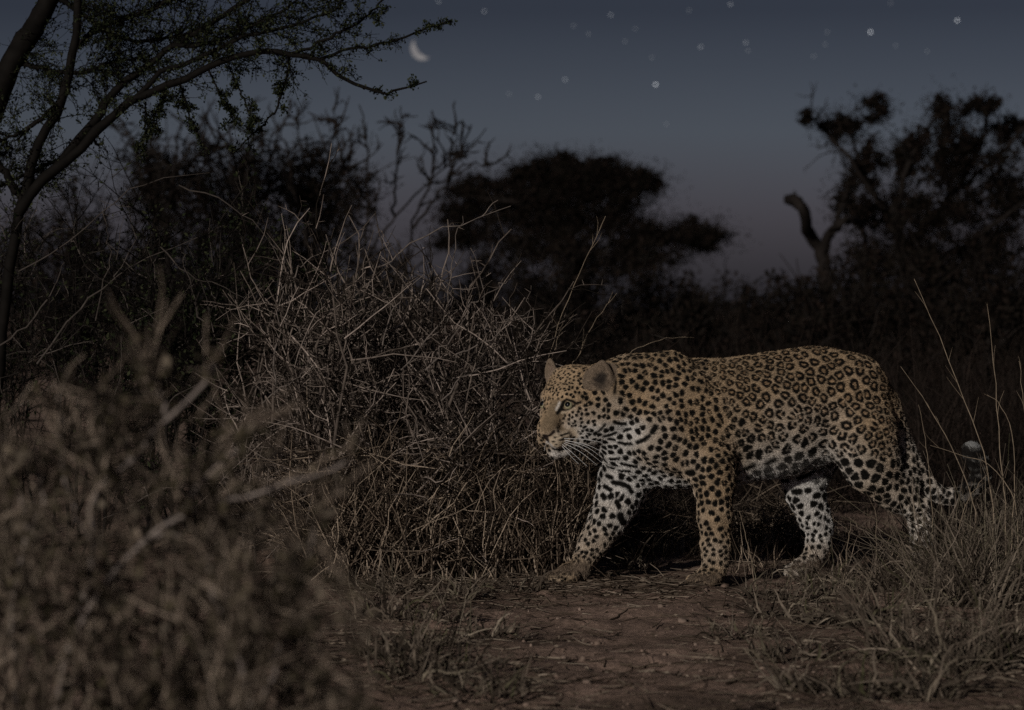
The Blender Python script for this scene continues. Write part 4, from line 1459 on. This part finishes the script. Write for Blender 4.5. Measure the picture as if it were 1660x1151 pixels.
big = [(1420, 1020, 130, .17, .05, 'pale blurred grass tuft on the path in front of the hind legs'), (1480, 1075, 150, .20, .06, 'near blurred grass tuft at the lower right'), (1560, 1090, 170, .24, .07, 'large near grass tuft towards the lower right corner'),
       (1640, 1060, 170, .26, .07, 'tall grass tuft cut by the right edge, lower one'), (1650, 960, 190, .30, .07, 'tall grass tuft cut by the right edge, in front of the tail'), (1590, 985, 190, .28, .06, 'dense grass tuft in front of the curled tail tip'),
       (1535, 985, 160, .24, .05, 'dense grass tuft hiding the near hind paw'), (1500, 960, 80, .12, .04, 'short grass at the near hind paw'), (1560, 940, 170, .27, .05, 'grass tuft right behind the near hind leg'), (1620, 920, 190, .32, .06, 'grass tuft standing at the tail bend'),
       (1345, 962, 80, .11, .05, 'short pale tuft in front of the far hind paw'), (1285, 975, 80, .11, .05, 'short pale tuft between the near foreleg and the hind legs'), (1228, 968, 50, .12, .03, 'small tuft just right of the near forepaw'), (1260, 1000, 70, .09, .05, 'low ragged tuft on the path below the belly'),
       (1340, 1010, 80, .10, .06, 'low ragged tuft on the path below the far hind leg'), (1395, 950, 90, .15, .05, 'grass tuft between the two hind legs'), (1445, 960, 90, .14, .05, 'grass tuft just ahead of the near hind paw'),
       (790, 1030, 60, .08, .05, 'short pale grass on the path below the thorn bush'), (705, 1005, 60, .10, .05, 'short pale grass on the path beside the near shrub'), (1410, 1130, 70, .11, .05, 'blurred tuft at the bottom edge right of the bare dirt'), (640, 1060, 90, .10, .07, 'low blurred grass between the near shrub and bare dirt'),
       (730, 1080, 70, .07, .08, 'low flattened grass on the dirt near the bottom edge'), (1040, 925, 45, .17, .03, 'sparse dry stalks behind the far foreleg'),
       (1525, 948, 120, .33, .03, 'grass tuft between the near hind leg and the tail'), (1575, 950, 130, .36, .04, 'tall grass tuft right in front of the curled tail'), (1480, 945, 70, .17, .04, 'grass tuft over the near hind paw'), (1300, 940, 50, .08, .03, 'short grass over the far hind paw'),
       (680, 1100, 110, .13, .07, 'blurred dry grass at the bottom, right of the near shrubs'), (780, 1125, 90, .09, .07, 'low blurred grass at the bottom edge, left of the bare dirt'), (620, 1000, 90, .14, .06, 'dry grass where the near shrub meets the dirt path'),
       (650, 960, 80, .13, .05, 'dry grass at the left foot of the thorn bush'), (740, 968, 80, .10, .06, 'short dry grass at the front foot of the thorn bush'), (840, 958, 70, .09, .05, 'short dry grass at the foot of the thorn bush near the forepaw'), (690, 1045, 80, .10, .06, 'ragged low grass on the left of the bare dirt'),
       (1200, 1030, 60, .07, .06, 'flattened grass on the dirt right of its bare middle'), (1290, 1065, 80, .09, .07, 'flattened grass at the lower right side of the bare dirt'), (1330, 1120, 80, .10, .06, 'blurred low grass at the bottom edge, left of the right tufts'), (1500, 1130, 110, .16, .06, 'blurred near tuft at the bottom edge towards the right')]
for px, py, n, h, sp_, lab in big:
    tuft('grass_tuft', lab, px, py, n, h, sp_, w=0.0024 if py < 1000 else 0.0032)


def stalk(label, poly, d, r=0.0022, side=4):
    o = on_ground(poly[0][0], HORIZON + CAM_H / d * FPX)
    pts = resample(np.vstack([o[None], P3(poly, d)]), 18, 0.0015)
    g = Geo()
    g.tubes(pts[None], np.linspace(r, r * 0.3, 18)[None], 4)
    s, t, idx, tt = sample_on(pts[None], side, 0.35, 0.95)
    tw = grow(s, side_dirs(t, 0.35, 0.15), 0.07 * rng.uniform(0.4, 1.2, len(s)), 4, 0.1)
    g.tubes(tw, taper(np.full(len(s), r * 0.4), np.full(len(s), r * 0.15), 4), 3)
    ob = g.build('grass_stalk', M_stalk, origin=o)
    tag(ob, label, 'grass stalk', 'tall dry grass stalks')


stalk('tallest grass stalk, leaning right above the leopard forehead', [(878, 650), (890, 580), (915, 500), (945, 430), (982, 350)], 8.45, 0.002)
stalk('grass stalk rising behind the leopard ears, leaning right', [(925, 620), (936, 580), (965, 520), (1000, 475)], 8.6, 0.0018)
stalk('short grass stalk right behind the far ear', [(885, 640), (893, 590), (905, 545), (912, 520)], 8.5, 0.0016)
stalk('arched grass stalk bending over the leopard neck', [(1000, 640), (1015, 580), (1045, 560), (1076, 550), (1112, 546)], 8.7, 0.0016, 1)
stalk('tall grass stalk leaning left above the rump, right of the haunch', [(1610, 850), (1605, 790), (1590, 720), (1560, 640), (1520, 540), (1482, 452)], 7.75, 0.0024, 6)
stalk('upright tall grass stalk near the right edge', [(1630, 860), (1628, 800), (1620, 720), (1612, 600), (1600, 492)], 7.75, 0.0024, 5)
stalk('slanted grass stalk touching the haunch and crossing the tail', [(1580, 840), (1570, 790), (1540, 720), (1500, 650), (1460, 594)], 7.8, 0.002, 2)
stalk('short grass stalk just behind the haunch', [(1512, 850), (1507, 770), (1500, 715), (1489, 656)], 7.9, 0.0016, 2)
stalk('grass stalk cut by the right edge', [(1668, 860), (1664, 740), (1660, 660), (1652, 585)], 7.75, 0.002, 3)
stalk('grass stalk lying almost level across the tail', [(1650, 860), (1640, 800), (1600, 752), (1560, 738), (1508, 722)], 7.7, 0.0018, 1)
stalk('grass stalk bent over at the top beside the right edge', [(1640, 860), (1645, 780), (1640, 700), (1620, 655), (1600, 640)], 7.75, 0.0018, 1)
stalk('short stalk in front of the tail bend', [(1560, 900), (1556, 850), (1575, 800), (1600, 770)], 7.7, 0.0018, 3)
stalk('pale stalk right of the near foreleg', [(1225, 960), (1218, 905), (1208, 865), (1198, 828)], 7.75, 0.002, 2)
stalk('pale stalk in front of the far hind shank', [(1366, 960), (1372, 900), (1378, 860), (1379, 845)], 7.75, 0.0018, 1)
stalk('thin stalk between the hind legs', [(1422, 930), (1421, 880), (1420, 840), (1418, 822)], 7.9, 0.0014, 1)
stalk('stalk at the knee of the far foreleg', [(949, 900), (948, 850), (945, 800), (943, 775)], 8.15, 0.0018, 1)
stalk('bent stalk under the chest, leaning right', [(1020, 925), (1040, 880), (1065, 845), (1098, 812)], 8.2, 0.0018, 3)
stalk('second bent stalk under the chest', [(1035, 925), (1065, 868), (1085, 835), (1105, 818)], 8.25, 0.0014, 2)

# thin undergrowth on the right and behind the animal, uncountable
def grass_mass(name, label, px0, px1, d0, d1, n, h0, h1, mat, w=0.0016):
    g = Geo()
    d = rng.uniform(d0, d1, n)
    px = rng.uniform(px0, px1, n)
    s = np.stack([(px - 830) / FPX * d, d, np.zeros(n)], 1)
    p = grow(s, unit(np.stack([rng.normal(size=n) * 0.42, rng.normal(size=n) * 0.35, np.ones(n)], 1)), rng.uniform(h0, h1, n), 6, 0.24, (0, 0, -0.03))
    g.blades(p, w * rng.uniform(0.6, 1.5, n))
    tag(g.build(name, mat), label, 'grass', kind='stuff')


grass_mass('dry_grass', 'dry brown grass filling the right side behind the tail', 1500, 1760, 7.5, 9.2, 1700, 0.08, 0.34, M_tuft, 0.0024)
grass_mass('dry_grass', 'thin short dry grass under and behind the leopard', 1180, 1520, 8.1, 9.8, 900, 0.04, 0.16, M_straw)
grass_mass('far_grass', 'dim tall grass behind the leopard back', 880, 1850, 10.5, 16, 5000, 0.35, 0.85, M_bggrass, 0.003)

# ---- litter
def litter():
    n = 4600
    py = rng.uniform(860, 1180, n)
    px = rng.uniform(450, 1700, n)
    d = FPX * CAM_H / (py - HORIZON)
    # fewer pieces on the bare trodden middle of the path
    py[:900] = 945 + np.abs(rng.normal(size=900)) * 14
    px[:900] = rng.uniform(560, 1150, 900)
    d = FPX * CAM_H / (py - HORIZON)
    mid_ = np.exp(-((px - 1030) / 190) ** 2) * (py > 965)
    keep = rng.random(n) > 0.72 * mid_
    px, d = px[keep], d[keep]
    n = len(px)
    x = (px - 830) / FPX * d
    s = np.stack([x, d, bumps(x, d) + rng.uniform(0.001, 0.008, n)], 1)
    g = Geo()
    p = grow(s, np.stack([rng.normal(size=n), rng.normal(size=n) * 0.8, rng.normal(size=n) * 0.10], 1), rng.uniform(0.012, 0.11, n), 4, 0.09)
    p[..., 2] = np.maximum(p[..., 2], bumps(p[..., 0], p[..., 1]) + 0.001)
    g.tubes(p, taper(rng.uniform(0.0009, 0.003, n), np.full(n, 0.0008), 4), 3)
    k = 1300
    py = rng.uniform(870, 1180, k)
    px = rng.uniform(450, 1700, k)
    d = FPX * CAM_H / (py - HORIZON)
    x = (px - 830) / FPX * d
    c = np.stack([x, d, bumps(x, d) + 0.003], 1)
    g.leaves(c, 0.013, flat=0.7, aspect=0.4)
    tag(g.build('litter', M_litter), 'scattered broken straw and leaf bits on the soil', 'litter', kind='stuff')


litter()
fallen = [('long straight fallen twig on the dirt below the far forepaw', [(862, 963), (910, 972), (975, 986)], .003), ('short fallen twig ahead of the near forepaw', [(990, 1005), (1012, 999), (1030, 997)], .0035),
          ('pale fallen twig on the dirt below the near forepaw', [(1070, 1001), (1100, 1003), (1132, 1008)], .003), ('thick fallen stick low in the middle of the dirt', [(1005, 1065), (1060, 1066), (1110, 1067), (1150, 1073)], .0045),
          ('fallen stick at the near edge of the bare dirt', [(838, 1076), (870, 1083), (896, 1096)], .005), ('thin fallen twig just left of the near forepaw', [(1010, 925), (1060, 938), (1100, 944)], .0022),
          ('crooked fallen twig between the forepaws', [(985, 912), (1020, 918), (1050, 930), (1082, 934)], .0025), ('small pale chip of wood below the belly tuft', [(1178, 1112), (1195, 1108), (1208, 1112)], .005),
          ('fallen twig beside the thorn bush foot', [(700, 950), (760, 940), (830, 932), (880, 938)], .003), ('dark crooked stick at the foot of the thorn bush', [(650, 955), (690, 946), (720, 950), (760, 962)], .004)]
for lab, poly, r in fallen:
    P = np.array([on_ground(x, y) for x, y in poly])
    pts = resample(P, 10, 0.002)
    pts[:, 2] = bumps(pts[:, 0], pts[:, 1]) + r * 0.8
    g = Geo()
    g.tubes(pts[None], (np.linspace(r, r * 0.55, 10) * (1 + 0.12 * rng.normal(size=10)))[None] * 0.6, 6)
    s, t, idx, tt = sample_on(pts[None], 3, 0.3, 0.9)
    g.tubes(grow(s, side_dirs(t, 0.8, 0.2) * np.array([1, 1, 0.2]), 0.03 * rng.uniform(0.4, 1, 3), 3, 0.1), taper(np.full(3, r * 0.35), np.full(3, r * 0.15), 3), 4)
    tag(g.build('fallen_twig', M_litter, origin=P.mean(0)), lab, 'twig', 'fallen twigs on the dirt path')


def pebbles():
    V = unit(np.array([(x, y, z) for x in (-1, 0, 1) for y in (-1, 0, 1) for z in (-1, 0, 1) if (x, y, z) != (0, 0, 0)], float))
    import bmesh
    bm = bmesh.new()
    for v in V:
        bm.verts.new(v)
    bmesh.ops.convex_hull(bm, input=bm.verts)
    bm.verts.ensure_lookup_table()
    bm.verts.index_update()
    BV = np.array([v.co[:] for v in bm.verts])
    BF = np.array([[v.index for v in f.verts] for f in bm.faces if len(f.verts) == 3])
    bm.free()
    g = Geo()
    for i in range(900):
        p = on_ground(rng.uniform(600, 1500), rng.uniform(900, 1180))
        p[2] = bumps(p[:1], p[1:2])[0]
        r = 0.0026 * rng.lognormal(0, 0.6)
        g.add(BV * r * rng.uniform(0.6, 1.3, 3) * (1 + 0.15 * rng.normal(size=(len(BV), 1))) + p, tris=BF)
    tag(g.build('gravel', M_pebble), 'small clods and grit on the dirt path', 'gravel', kind='stuff')


pebbles()

# ---- things far behind, out of focus
def far_bush_mesh(seed, nl, leaf, flat=0.0):
    r = np.random.default_rng(seed)
    # clumps through a rounded, uneven crown of unit size
    nb = 26
    c = unit(r.normal(size=(nb, 3))) * r.uniform(0.3, 0.85, (nb, 1)) * np.array([1, 1, 0.55]) + np.array([0, 0, 0.5])
    c[:, 2] = np.abs(c[:, 2])
    rad = r.uniform(0.16, 0.34, nb)
    k = r.integers(0, nb, nl)
    p = c[k] + unit(r.normal(size=(nl, 3))) * (rad[k] * r.uniform(0.2, 1.05, nl) ** 0.5)[:, None]
    return p, c


def far_bush(name, label, px, d, w, top, seed, nl=5200, leaf=0.05, group='dim bushes behind the leopard', mat=None, cat='bush'):
    """w: half width in px, top: py of the top."""
    o = np.array([(px - 830) / FPX * d, d, 0.0])
    H = CAM_H - (top - HORIZON) / FPX * d
    W = w / FPX * d
    root = empty(name, o, label, cat, group)
    p, c = far_bush_mesh(seed, nl, leaf)
    p = p * np.array([W, W * 0.8, H / 1.12])
    c = c * np.array([W, W * 0.8, H / 1.12])
    p[:, 2] = np.maximum(p[:, 2], 0.02)
    g = Geo()
    g.leaves(p, leaf, aspect=0.55)
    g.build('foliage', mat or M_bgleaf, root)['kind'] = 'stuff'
    g = Geo()
    st = np.stack([resample([np.array([rng.normal() * 0.08, rng.normal() * 0.08, 0]), q * np.array([0.4, 0.4, 0.6]), q * 1.12], 9, 0.02) for q in c])
    g.tubes(st, taper(np.full(len(st), 0.028), np.full(len(st), 0.006), 9), 4)
    s, t, idx, tt = sample_on(st, 12, 0.3, 1.0)
    tw = grow(s, side_dirs(t, 0.7, 0.3), 0.32 * H * rng.uniform(0.3, 1.2, len(s)), 5, 0.25)
    g.tubes(tw, taper(np.full(len(s), 0.009), np.full(len(s), 0.004), 5), 3)
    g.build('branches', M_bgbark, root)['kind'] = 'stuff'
    return root


FB = [(470, 26, 170, 235, 'dark bare topped bush behind the thicket, left of the bare shrub'), (300, 24, 170, 215, 'dark bush behind the thicket, under the acacia twigs'), (120, 25, 180, 230, 'dark bush behind the acacia trunk'),
      (620, 30, 130, 395, 'low dark bush beneath the bare shrub'), (800, 28, 130, 375, 'dark bush under the left end of the flat topped acacia'), (930, 26, 140, 380, 'dark bush above the leopard forehead'), (1060, 27, 120, 405, 'dark bush above the leopard neck'),
      (1180, 30, 120, 440, 'low dark bush in the gap of the horizon'), (1270, 26, 100, 428, 'dark bush at the foot of the forked dead trunk'), (1390, 25, 120, 395, 'dark bush above the leopard rump'), (1500, 24, 140, 360, 'brown bush under the dark tree, right of the rump'),
      (1620, 23, 140, 370, 'tall dark bush at the right edge'), (1100, 20, 110, 470, 'nearer reddish bush above the withers'), (1340, 19, 120, 480, 'nearer reddish bush above the leopard back'), (1560, 18, 140, 470, 'nearer reddish bush above the tail'), (960, 18, 90, 480, 'nearer brown bush above the leopard ears'),
      (1700, 18, 120, 440, 'nearer dark bush cut by the right edge')]
for i, (px, d, w, top, lab) in enumerate(FB):
    far_bush('dim_bush', lab, px, d, w, top, 100 + i)


def tree_from(name, label, d, limbs, crowns, leaf, nl, group='trees against the dusk sky', twigs=10, tl=0.5, clump=70):
    """limbs: (polyline px, r0 px, r1 px); crowns: (px, py, rx px, ry px, leaves share)."""
    x0 = limbs[0][0][0][0]
    o = np.array([(x0 - 830) / FPX * d, d, 0.0])
    root = empty(name, o, label, 'tree', group)
    src = []
    for k, (poly, r0, r1) in enumerate(limbs):
        dd = d + (rng.uniform(-0.5, 0.5, len(poly)) if k else 0)
        pts = resample(P3(poly, dd), 16, 0.01)
        if k == 0:
            pts[0, 2] = 0.0
        g = Geo()
        g.tubes(pts[None], np.linspace(r0, r1, 16)[None] * px_m(d), 6)
        g.build('trunk' if k == 0 else 'limb', M_bgbark, root, o)
        src.append(pts)
    g = Geo()
    A = np.stack(src)
    s, t, idx, tt = sample_on(A, twigs, 0.3, 1.0)
    tw = grow(s, side_dirs(t, 0.7, 0.3), tl * rng.uniform(0.3, 1.2, len(s)), 6, 0.2, (0, 0, 0.04))
    g.tubes(tw, taper(np.full(len(s), 0.012), np.full(len(s), 0.004), 6), 3)
    s, t, idx, tt = sample_on(tw, 3, 0.2, 1.0)
    tw = grow(s, side_dirs(t, 0.7, 0.3), tl * 0.4 * rng.uniform(0.3, 1.2, len(s)), 5, 0.2, (0, 0, 0.04))
    g.tubes(tw, taper(np.full(len(s), 0.007), np.full(len(s), 0.003), 5), 3)
    g.build('twigs', M_bgbark, root, o)['kind'] = 'stuff'
    gl = Geo()
    tot = sum(c[4] for c in crowns)
    for cx, cy, rx, ry, sh in crowns:
        n = int(nl * sh / tot)
        c = at(cx, cy, d + rng.uniform(-0.4, 0.4))
        R = np.array([rx, (rx + ry) * 0.5, ry]) * px_m(d)
        nb = max(6, n // clump)
        bc = unit(rng.normal(size=(nb, 3))) * rng.uniform(0.1, 0.95, (nb, 1)) ** 0.6
        k = rng.integers(0, nb, n)
        p = bc[k] + unit(rng.normal(size=(n, 3))) * rng.uniform(0.02, 0.42, (n, 1))
        gl.leaves(c + p * R, leaf, aspect=0.5)
        h_ = unit(rng.normal(size=(n // 2, 3))) * rng.uniform(0.75, 1.45, (n // 2, 1)) * (1 + 0.25 * np.sin(rng.uniform(0, 6.3, (n // 2, 1))))
        gl.leaves(c + h_ * R, leaf * 0.7, aspect=0.4)
    if crowns:
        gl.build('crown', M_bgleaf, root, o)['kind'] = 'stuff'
    return root


tree_from('flat_topped_acacia', 'flat topped acacia standing dark against the dusk sky behind the leopard', 42, [
    ([(955, 580), (950, 500), (940, 430), (920, 370)], 13, 8), ([(935, 410), (890, 360), (840, 330), (780, 320)], 6, 2), ([(925, 380), (935, 320), (930, 270)], 6, 2), ([(935, 400), (990, 350), (1030, 310)], 6, 2), ([(945, 450), (1010, 410), (1090, 390), (1160, 380)], 6, 2)],
    [(905, 270, 45, 24, 1.2), (985, 274, 40, 20, .9), (860, 285, 40, 22, .8), (900, 300, 90, 45, 4), (985, 295, 80, 32, 3), (1035, 300, 40, 28, 1.2), (790, 310, 70, 30, 2), (745, 345, 45, 22, 1), (850, 340, 110, 38, 3), (960, 350, 110, 40, 3), (1060, 385, 85, 28, 2), (1130, 380, 60, 28, 1.6), (880, 395, 120, 38, 2.6), (1010, 420, 110, 30, 2.2), (760, 380, 70, 30, 1.5)], 0.07, 36000, tl=0.6, twigs=8)
tree_from('dark_tree', 'ragged dark tree with clumped crown at the right against the sky', 30, [
    ([(1480, 600), (1478, 480), (1460, 400), (1450, 330)], 14, 8), ([(1462, 400), (1420, 320), (1390, 250), (1370, 190)], 6, 2), ([(1455, 350), (1470, 270), (1500, 220), (1520, 170)], 6, 2), ([(1470, 400), (1540, 320), (1590, 240), (1600, 170)], 7, 2), ([(1420, 320), (1370, 250), (1330, 205), (1310, 187)], 4, 2),
    ([(1540, 320), (1610, 260), (1660, 210), (1690, 190)], 5, 2), ([(1430, 340), (1400, 300), (1360, 280)], 4, 1.5), ([(1480, 420), (1560, 400), (1640, 340), (1700, 300)], 6, 2)],
    [(1362, 208, 36, 26, 1.2), (1312, 188, 15, 12, .3), (1415, 175, 34, 22, .8), (1405, 265, 40, 45, 1.5), (1470, 260, 36, 50, 1.6), (1530, 235, 42, 68, 2.4), (1522, 180, 20, 24, .5), (1595, 175, 32, 22, .8), (1640, 220, 40, 28, 1), (1590, 260, 70, 50, 2), (1380, 330, 40, 35, 1), (1430, 350, 60, 45, 1.8), (1520, 340, 90, 55, 3), (1620, 330, 80, 60, 3),
     (1460, 420, 90, 45, 3), (1580, 420, 110, 55, 4)], 0.055, 26000, tl=0.45, clump=90, twigs=8)
tree_from('dead_trunk', 'forked dead trunk with a hooked stub left of the dark tree', 27, [
    ([(1348, 600), (1345, 520), (1338, 440), (1330, 405)], 13, 10), ([(1333, 412), (1312, 380), (1302, 345), (1292, 326), (1278, 324)], 11, 9), ([(1333, 412), (1350, 375), (1368, 358), (1395, 365), (1402, 420)], 9, 5), ([(1350, 375), (1362, 340), (1372, 315)], 6, 3)], [], 0.05, 0, twigs=3, tl=0.2)

# bare shrubs against the sky, left of the flat topped acacia
tree_from('bare_shrub', 'leafless shrub with upright bare branches against the dusk sky', 20, [
    ([(590, 560), (592, 480), (594, 400), (596, 300), (590, 230), (582, 170)], 2.6, 1), ([(594, 420), (640, 350), (690, 300), (740, 255), (788, 208)], 2.2, .9), ([(660, 420), (675, 350), (700, 280), (703, 230), (700, 180)], 2.2, 1.5), ([(596, 330), (560, 270), (545, 210), (540, 180)], 2, .9),
    ([(670, 370), (715, 310), (740, 275), (790, 262)], 2.6, 1), ([(640, 350), (640, 290), (652, 220), (650, 172)], 2.6, 1), ([(700, 280), (735, 240), (742, 205)], 2, 0.8), ([(640, 500), (655, 440), (660, 420)], 4, 3)], [(590, 330, 40, 60, 1)], 0.03, 700, twigs=9, tl=0.25)
for px_, lab_ in ((270, 'leafless shrub behind the thicket, under the hanging acacia twigs'), (390, 'leafless shrub behind the thicket, below the middle of the acacia limb'), (500, 'leafless shrub behind the thicket, just left of the clearest bare shrub')):
    tree_from('bare_shrub', lab_, 19 + px_ / 200, [([(px_, 560), (px_ + 3, 450), (px_ - 5, 340), (px_ + 4, 270)], 4, 2)] + [
        ([(px_ + rng.uniform(-8, 8), rng.uniform(330, 420)), (px_ + o_ * 0.5, rng.uniform(290, 320)), (px_ + o_ + rng.uniform(-10, 10), rng.uniform(185, 250))], 2.6, 1) for o_ in (-75, -45, -15, 15, 45, 75)],
        [(px_, 320, 80, 70, 1), (px_ - 20, 280, 60, 50, .5)], 0.03, 3500, twigs=14, tl=0.28)
# dry shrub just behind the animal's head
b_, t_ = field(880, 1040, [(860, 480), (900, 450), (960, 470), (1020, 460), (1050, 465)], 11, 12, 12, 20)
thorn_bush('small_dry_shrub', 'small blurred dry shrub behind the leopard head and neck', b_, t_, None, mat=M_darktwig, k2=8, k3=5, th=0, l2=0.2, l3=0.1)


# ------------------------------------------------------------------ moon and stars
SKY_D = 4000.0


def build_moon():
    c = at(685, 78.5, SKY_D)
    R = 19.0 / FPX * SKY_D
    ax = unit(np.array([-0.78, 0, -0.62]))              # towards the lit limb
    ay = np.array([-ax[2], 0, ax[0]])
    front = np.array([0, -1.0, 0])
    nu, nv = 33, 9
    phi = np.linspace(-1.38, 1.38, nu)
    verts = []
    for layer in (1.0, 0.93):
        for p in phi:
            for s in np.linspace(0, 1, nv):
                xl = R * math.cos(p)
                xt = xl * 0.5
                x = xt + (xl - xt) * s
                y = R * math.sin(p)
                z = math.sqrt(max(R * R - x * x - y * y, 0))
                verts.append(c + (ax * x + ay * y + front * z) * layer)
    verts = np.array(verts)
    i, j = np.meshgrid(np.arange(nu - 1), np.arange(nv - 1), indexing='ij')
    a = (i * nv + j).ravel()
    q = np.stack([a, a + nv, a + nv + 1, a + 1], -1)
    N = nu * nv
    rim = []
    for i in range(nu - 1):
        for j in (0, nv - 1):
            rim.append((i * nv + j, (i + 1) * nv + j, (i + 1) * nv + j + N, i * nv + j + N))
    m = bpy.data.materials.new('moonlit_rock')
    m.use_nodes = True
    t = m.node_tree
    t.nodes.clear()
    o = t.nodes.new('ShaderNodeOutputMaterial')
    e = t.nodes.new('ShaderNodeEmission')
    n = t.nodes.new('ShaderNodeTexNoise')
    n.inputs['Scale'].default_value = 0.12
    tcm = t.nodes.new('ShaderNodeTexCoord')
    r = t.nodes.new('ShaderNodeValToRGB')
    r.color_ramp.elements[0].position = 0.35
    r.color_ramp.elements[0].color = (0.55, 0.52, 0.54, 1)
    r.color_ramp.elements[1].position = 0.65
    r.color_ramp.elements[1].color = (1.0, 0.94, 0.92, 1)
    t.links.new(tcm.outputs['Object'], n.inputs['Vector'])
    t.links.new(n.outputs[0], r.inputs[0])
    t.links.new(r.outputs[0], e.inputs[0])
    e.inputs[1].default_value = 0.27
    t.links.new(e.outputs[0], o.inputs[0])
    me = mesh('moon', verts - c, [q, q[:, ::-1] + N, np.array(rim)], True)
    me.materials.append(m)
    ob = bpy.data.objects.new('moon', me)
    ob.location = tuple(c)
    COL.objects.link(ob)
    tag(ob, 'thin pale crescent moon low in the dusk sky below the acacia twig', 'moon')


build_moon()

STARS = [(1411, 52, 1.0, 'brightest star, below the top edge above the dark tree with bare fork'), (1552, 33, .9, 'bright star high above the dark tree, near the upper right corner'),
         (1063, 137, .85, 'bright star standing alone above the flat topped acacia'), (1184, 7, .55, 'star at the top edge, midway along the open sky'),
         (916, 129, .7, 'upper star of the slanting pair over the flat topped acacia'), (872, 157, .6, 'lower star of the slanting pair over the flat topped acacia'),
         (1136, 76, .6, 'star to the upper right of the lone bright star'), (990, 24, .6, 'star near the top edge above the slanting pair'), (785, 18, .5, 'star near the top edge, first one right of the acacia twig tips'), (711, 2, .5, 'star touching the top edge beside the acacia twigs'), (1209, 69, .5, 'upper star of the close pair left of the brightest star'), (1213, 82, .4, 'lower star of the close pair left of the brightest star'), (930, 42, .4, 'faint star above the slanting pair, left of its fellow'), (954, 55, .45, 'faint star above the slanting pair, right of its fellow'),
         (1013, 67, .35, 'faint star left of and above the lone bright star, lower of two'), (1030, 47, .35, 'faint star left of and above the lone bright star, upper of two'), (1057, 93, .4, 'faint star just above the lone bright star'), (1117, 17, .45, 'faint star at the top, between the two top edge stars'), (1319, 91, .4, 'lowest of the three faint stars left of the brightest star'), (1338, 72, .4, 'middle one of the three faint stars left of the brightest star'), (1341, 52, .35, 'uppermost of the three faint stars left of the brightest star'), (1444, 5, .4, 'faint star at the top edge above the brightest star'),
         (1080, 201, .35, 'lowest faint star, just over the flat topped acacia'), (825, 152, .35, 'faint star left of the slanting pair, farthest down on that side'), (1452, 74, .3, 'faint star close below the brightest star, on its right'), (1503, 83, .3, 'faint star between and below the two brightest stars')]


def build_stars():
    ico_v = []
    g = (1 + 5 ** 0.5) / 2
    V = np.array([(-1, g, 0), (1, g, 0), (-1, -g, 0), (1, -g, 0), (0, -1, g), (0, 1, g), (0, -1, -g), (0, 1, -g), (g, 0, -1), (g, 0, 1), (-g, 0, -1), (-g, 0, 1)], float)
    V = unit(V)
    F = np.array([(0, 11, 5), (0, 5, 1), (0, 1, 7), (0, 7, 10), (0, 10, 11), (1, 5, 9), (5, 11, 4), (11, 10, 2), (10, 7, 6), (7, 1, 8), (3, 9, 4), (3, 4, 2), (3, 2, 6), (3, 6, 8), (3, 8, 9), (4, 9, 5), (2, 4, 11), (6, 2, 10), (8, 6, 7), (9, 8, 1)])
    mats = [emission('starlight', (0.92, 0.95, 1.0), k) for k in (1.5, 0.6, 0.3)]
    for px, py, s, label in STARS:
        me = mesh('star', V * (1.1 + 0.6 * s) / FPX * SKY_D, [F])
        me.materials.append(mats[0 if s > 0.8 else (1 if s > 0.48 else 2)])
        o = bpy.data.objects.new('star', me)
        o.location = tuple(at(px, py, SKY_D))
        COL.objects.link(o)
        tag(o, label or 'faint small star in the open dusk sky', 'star', 'stars in the dusk sky')


build_stars()
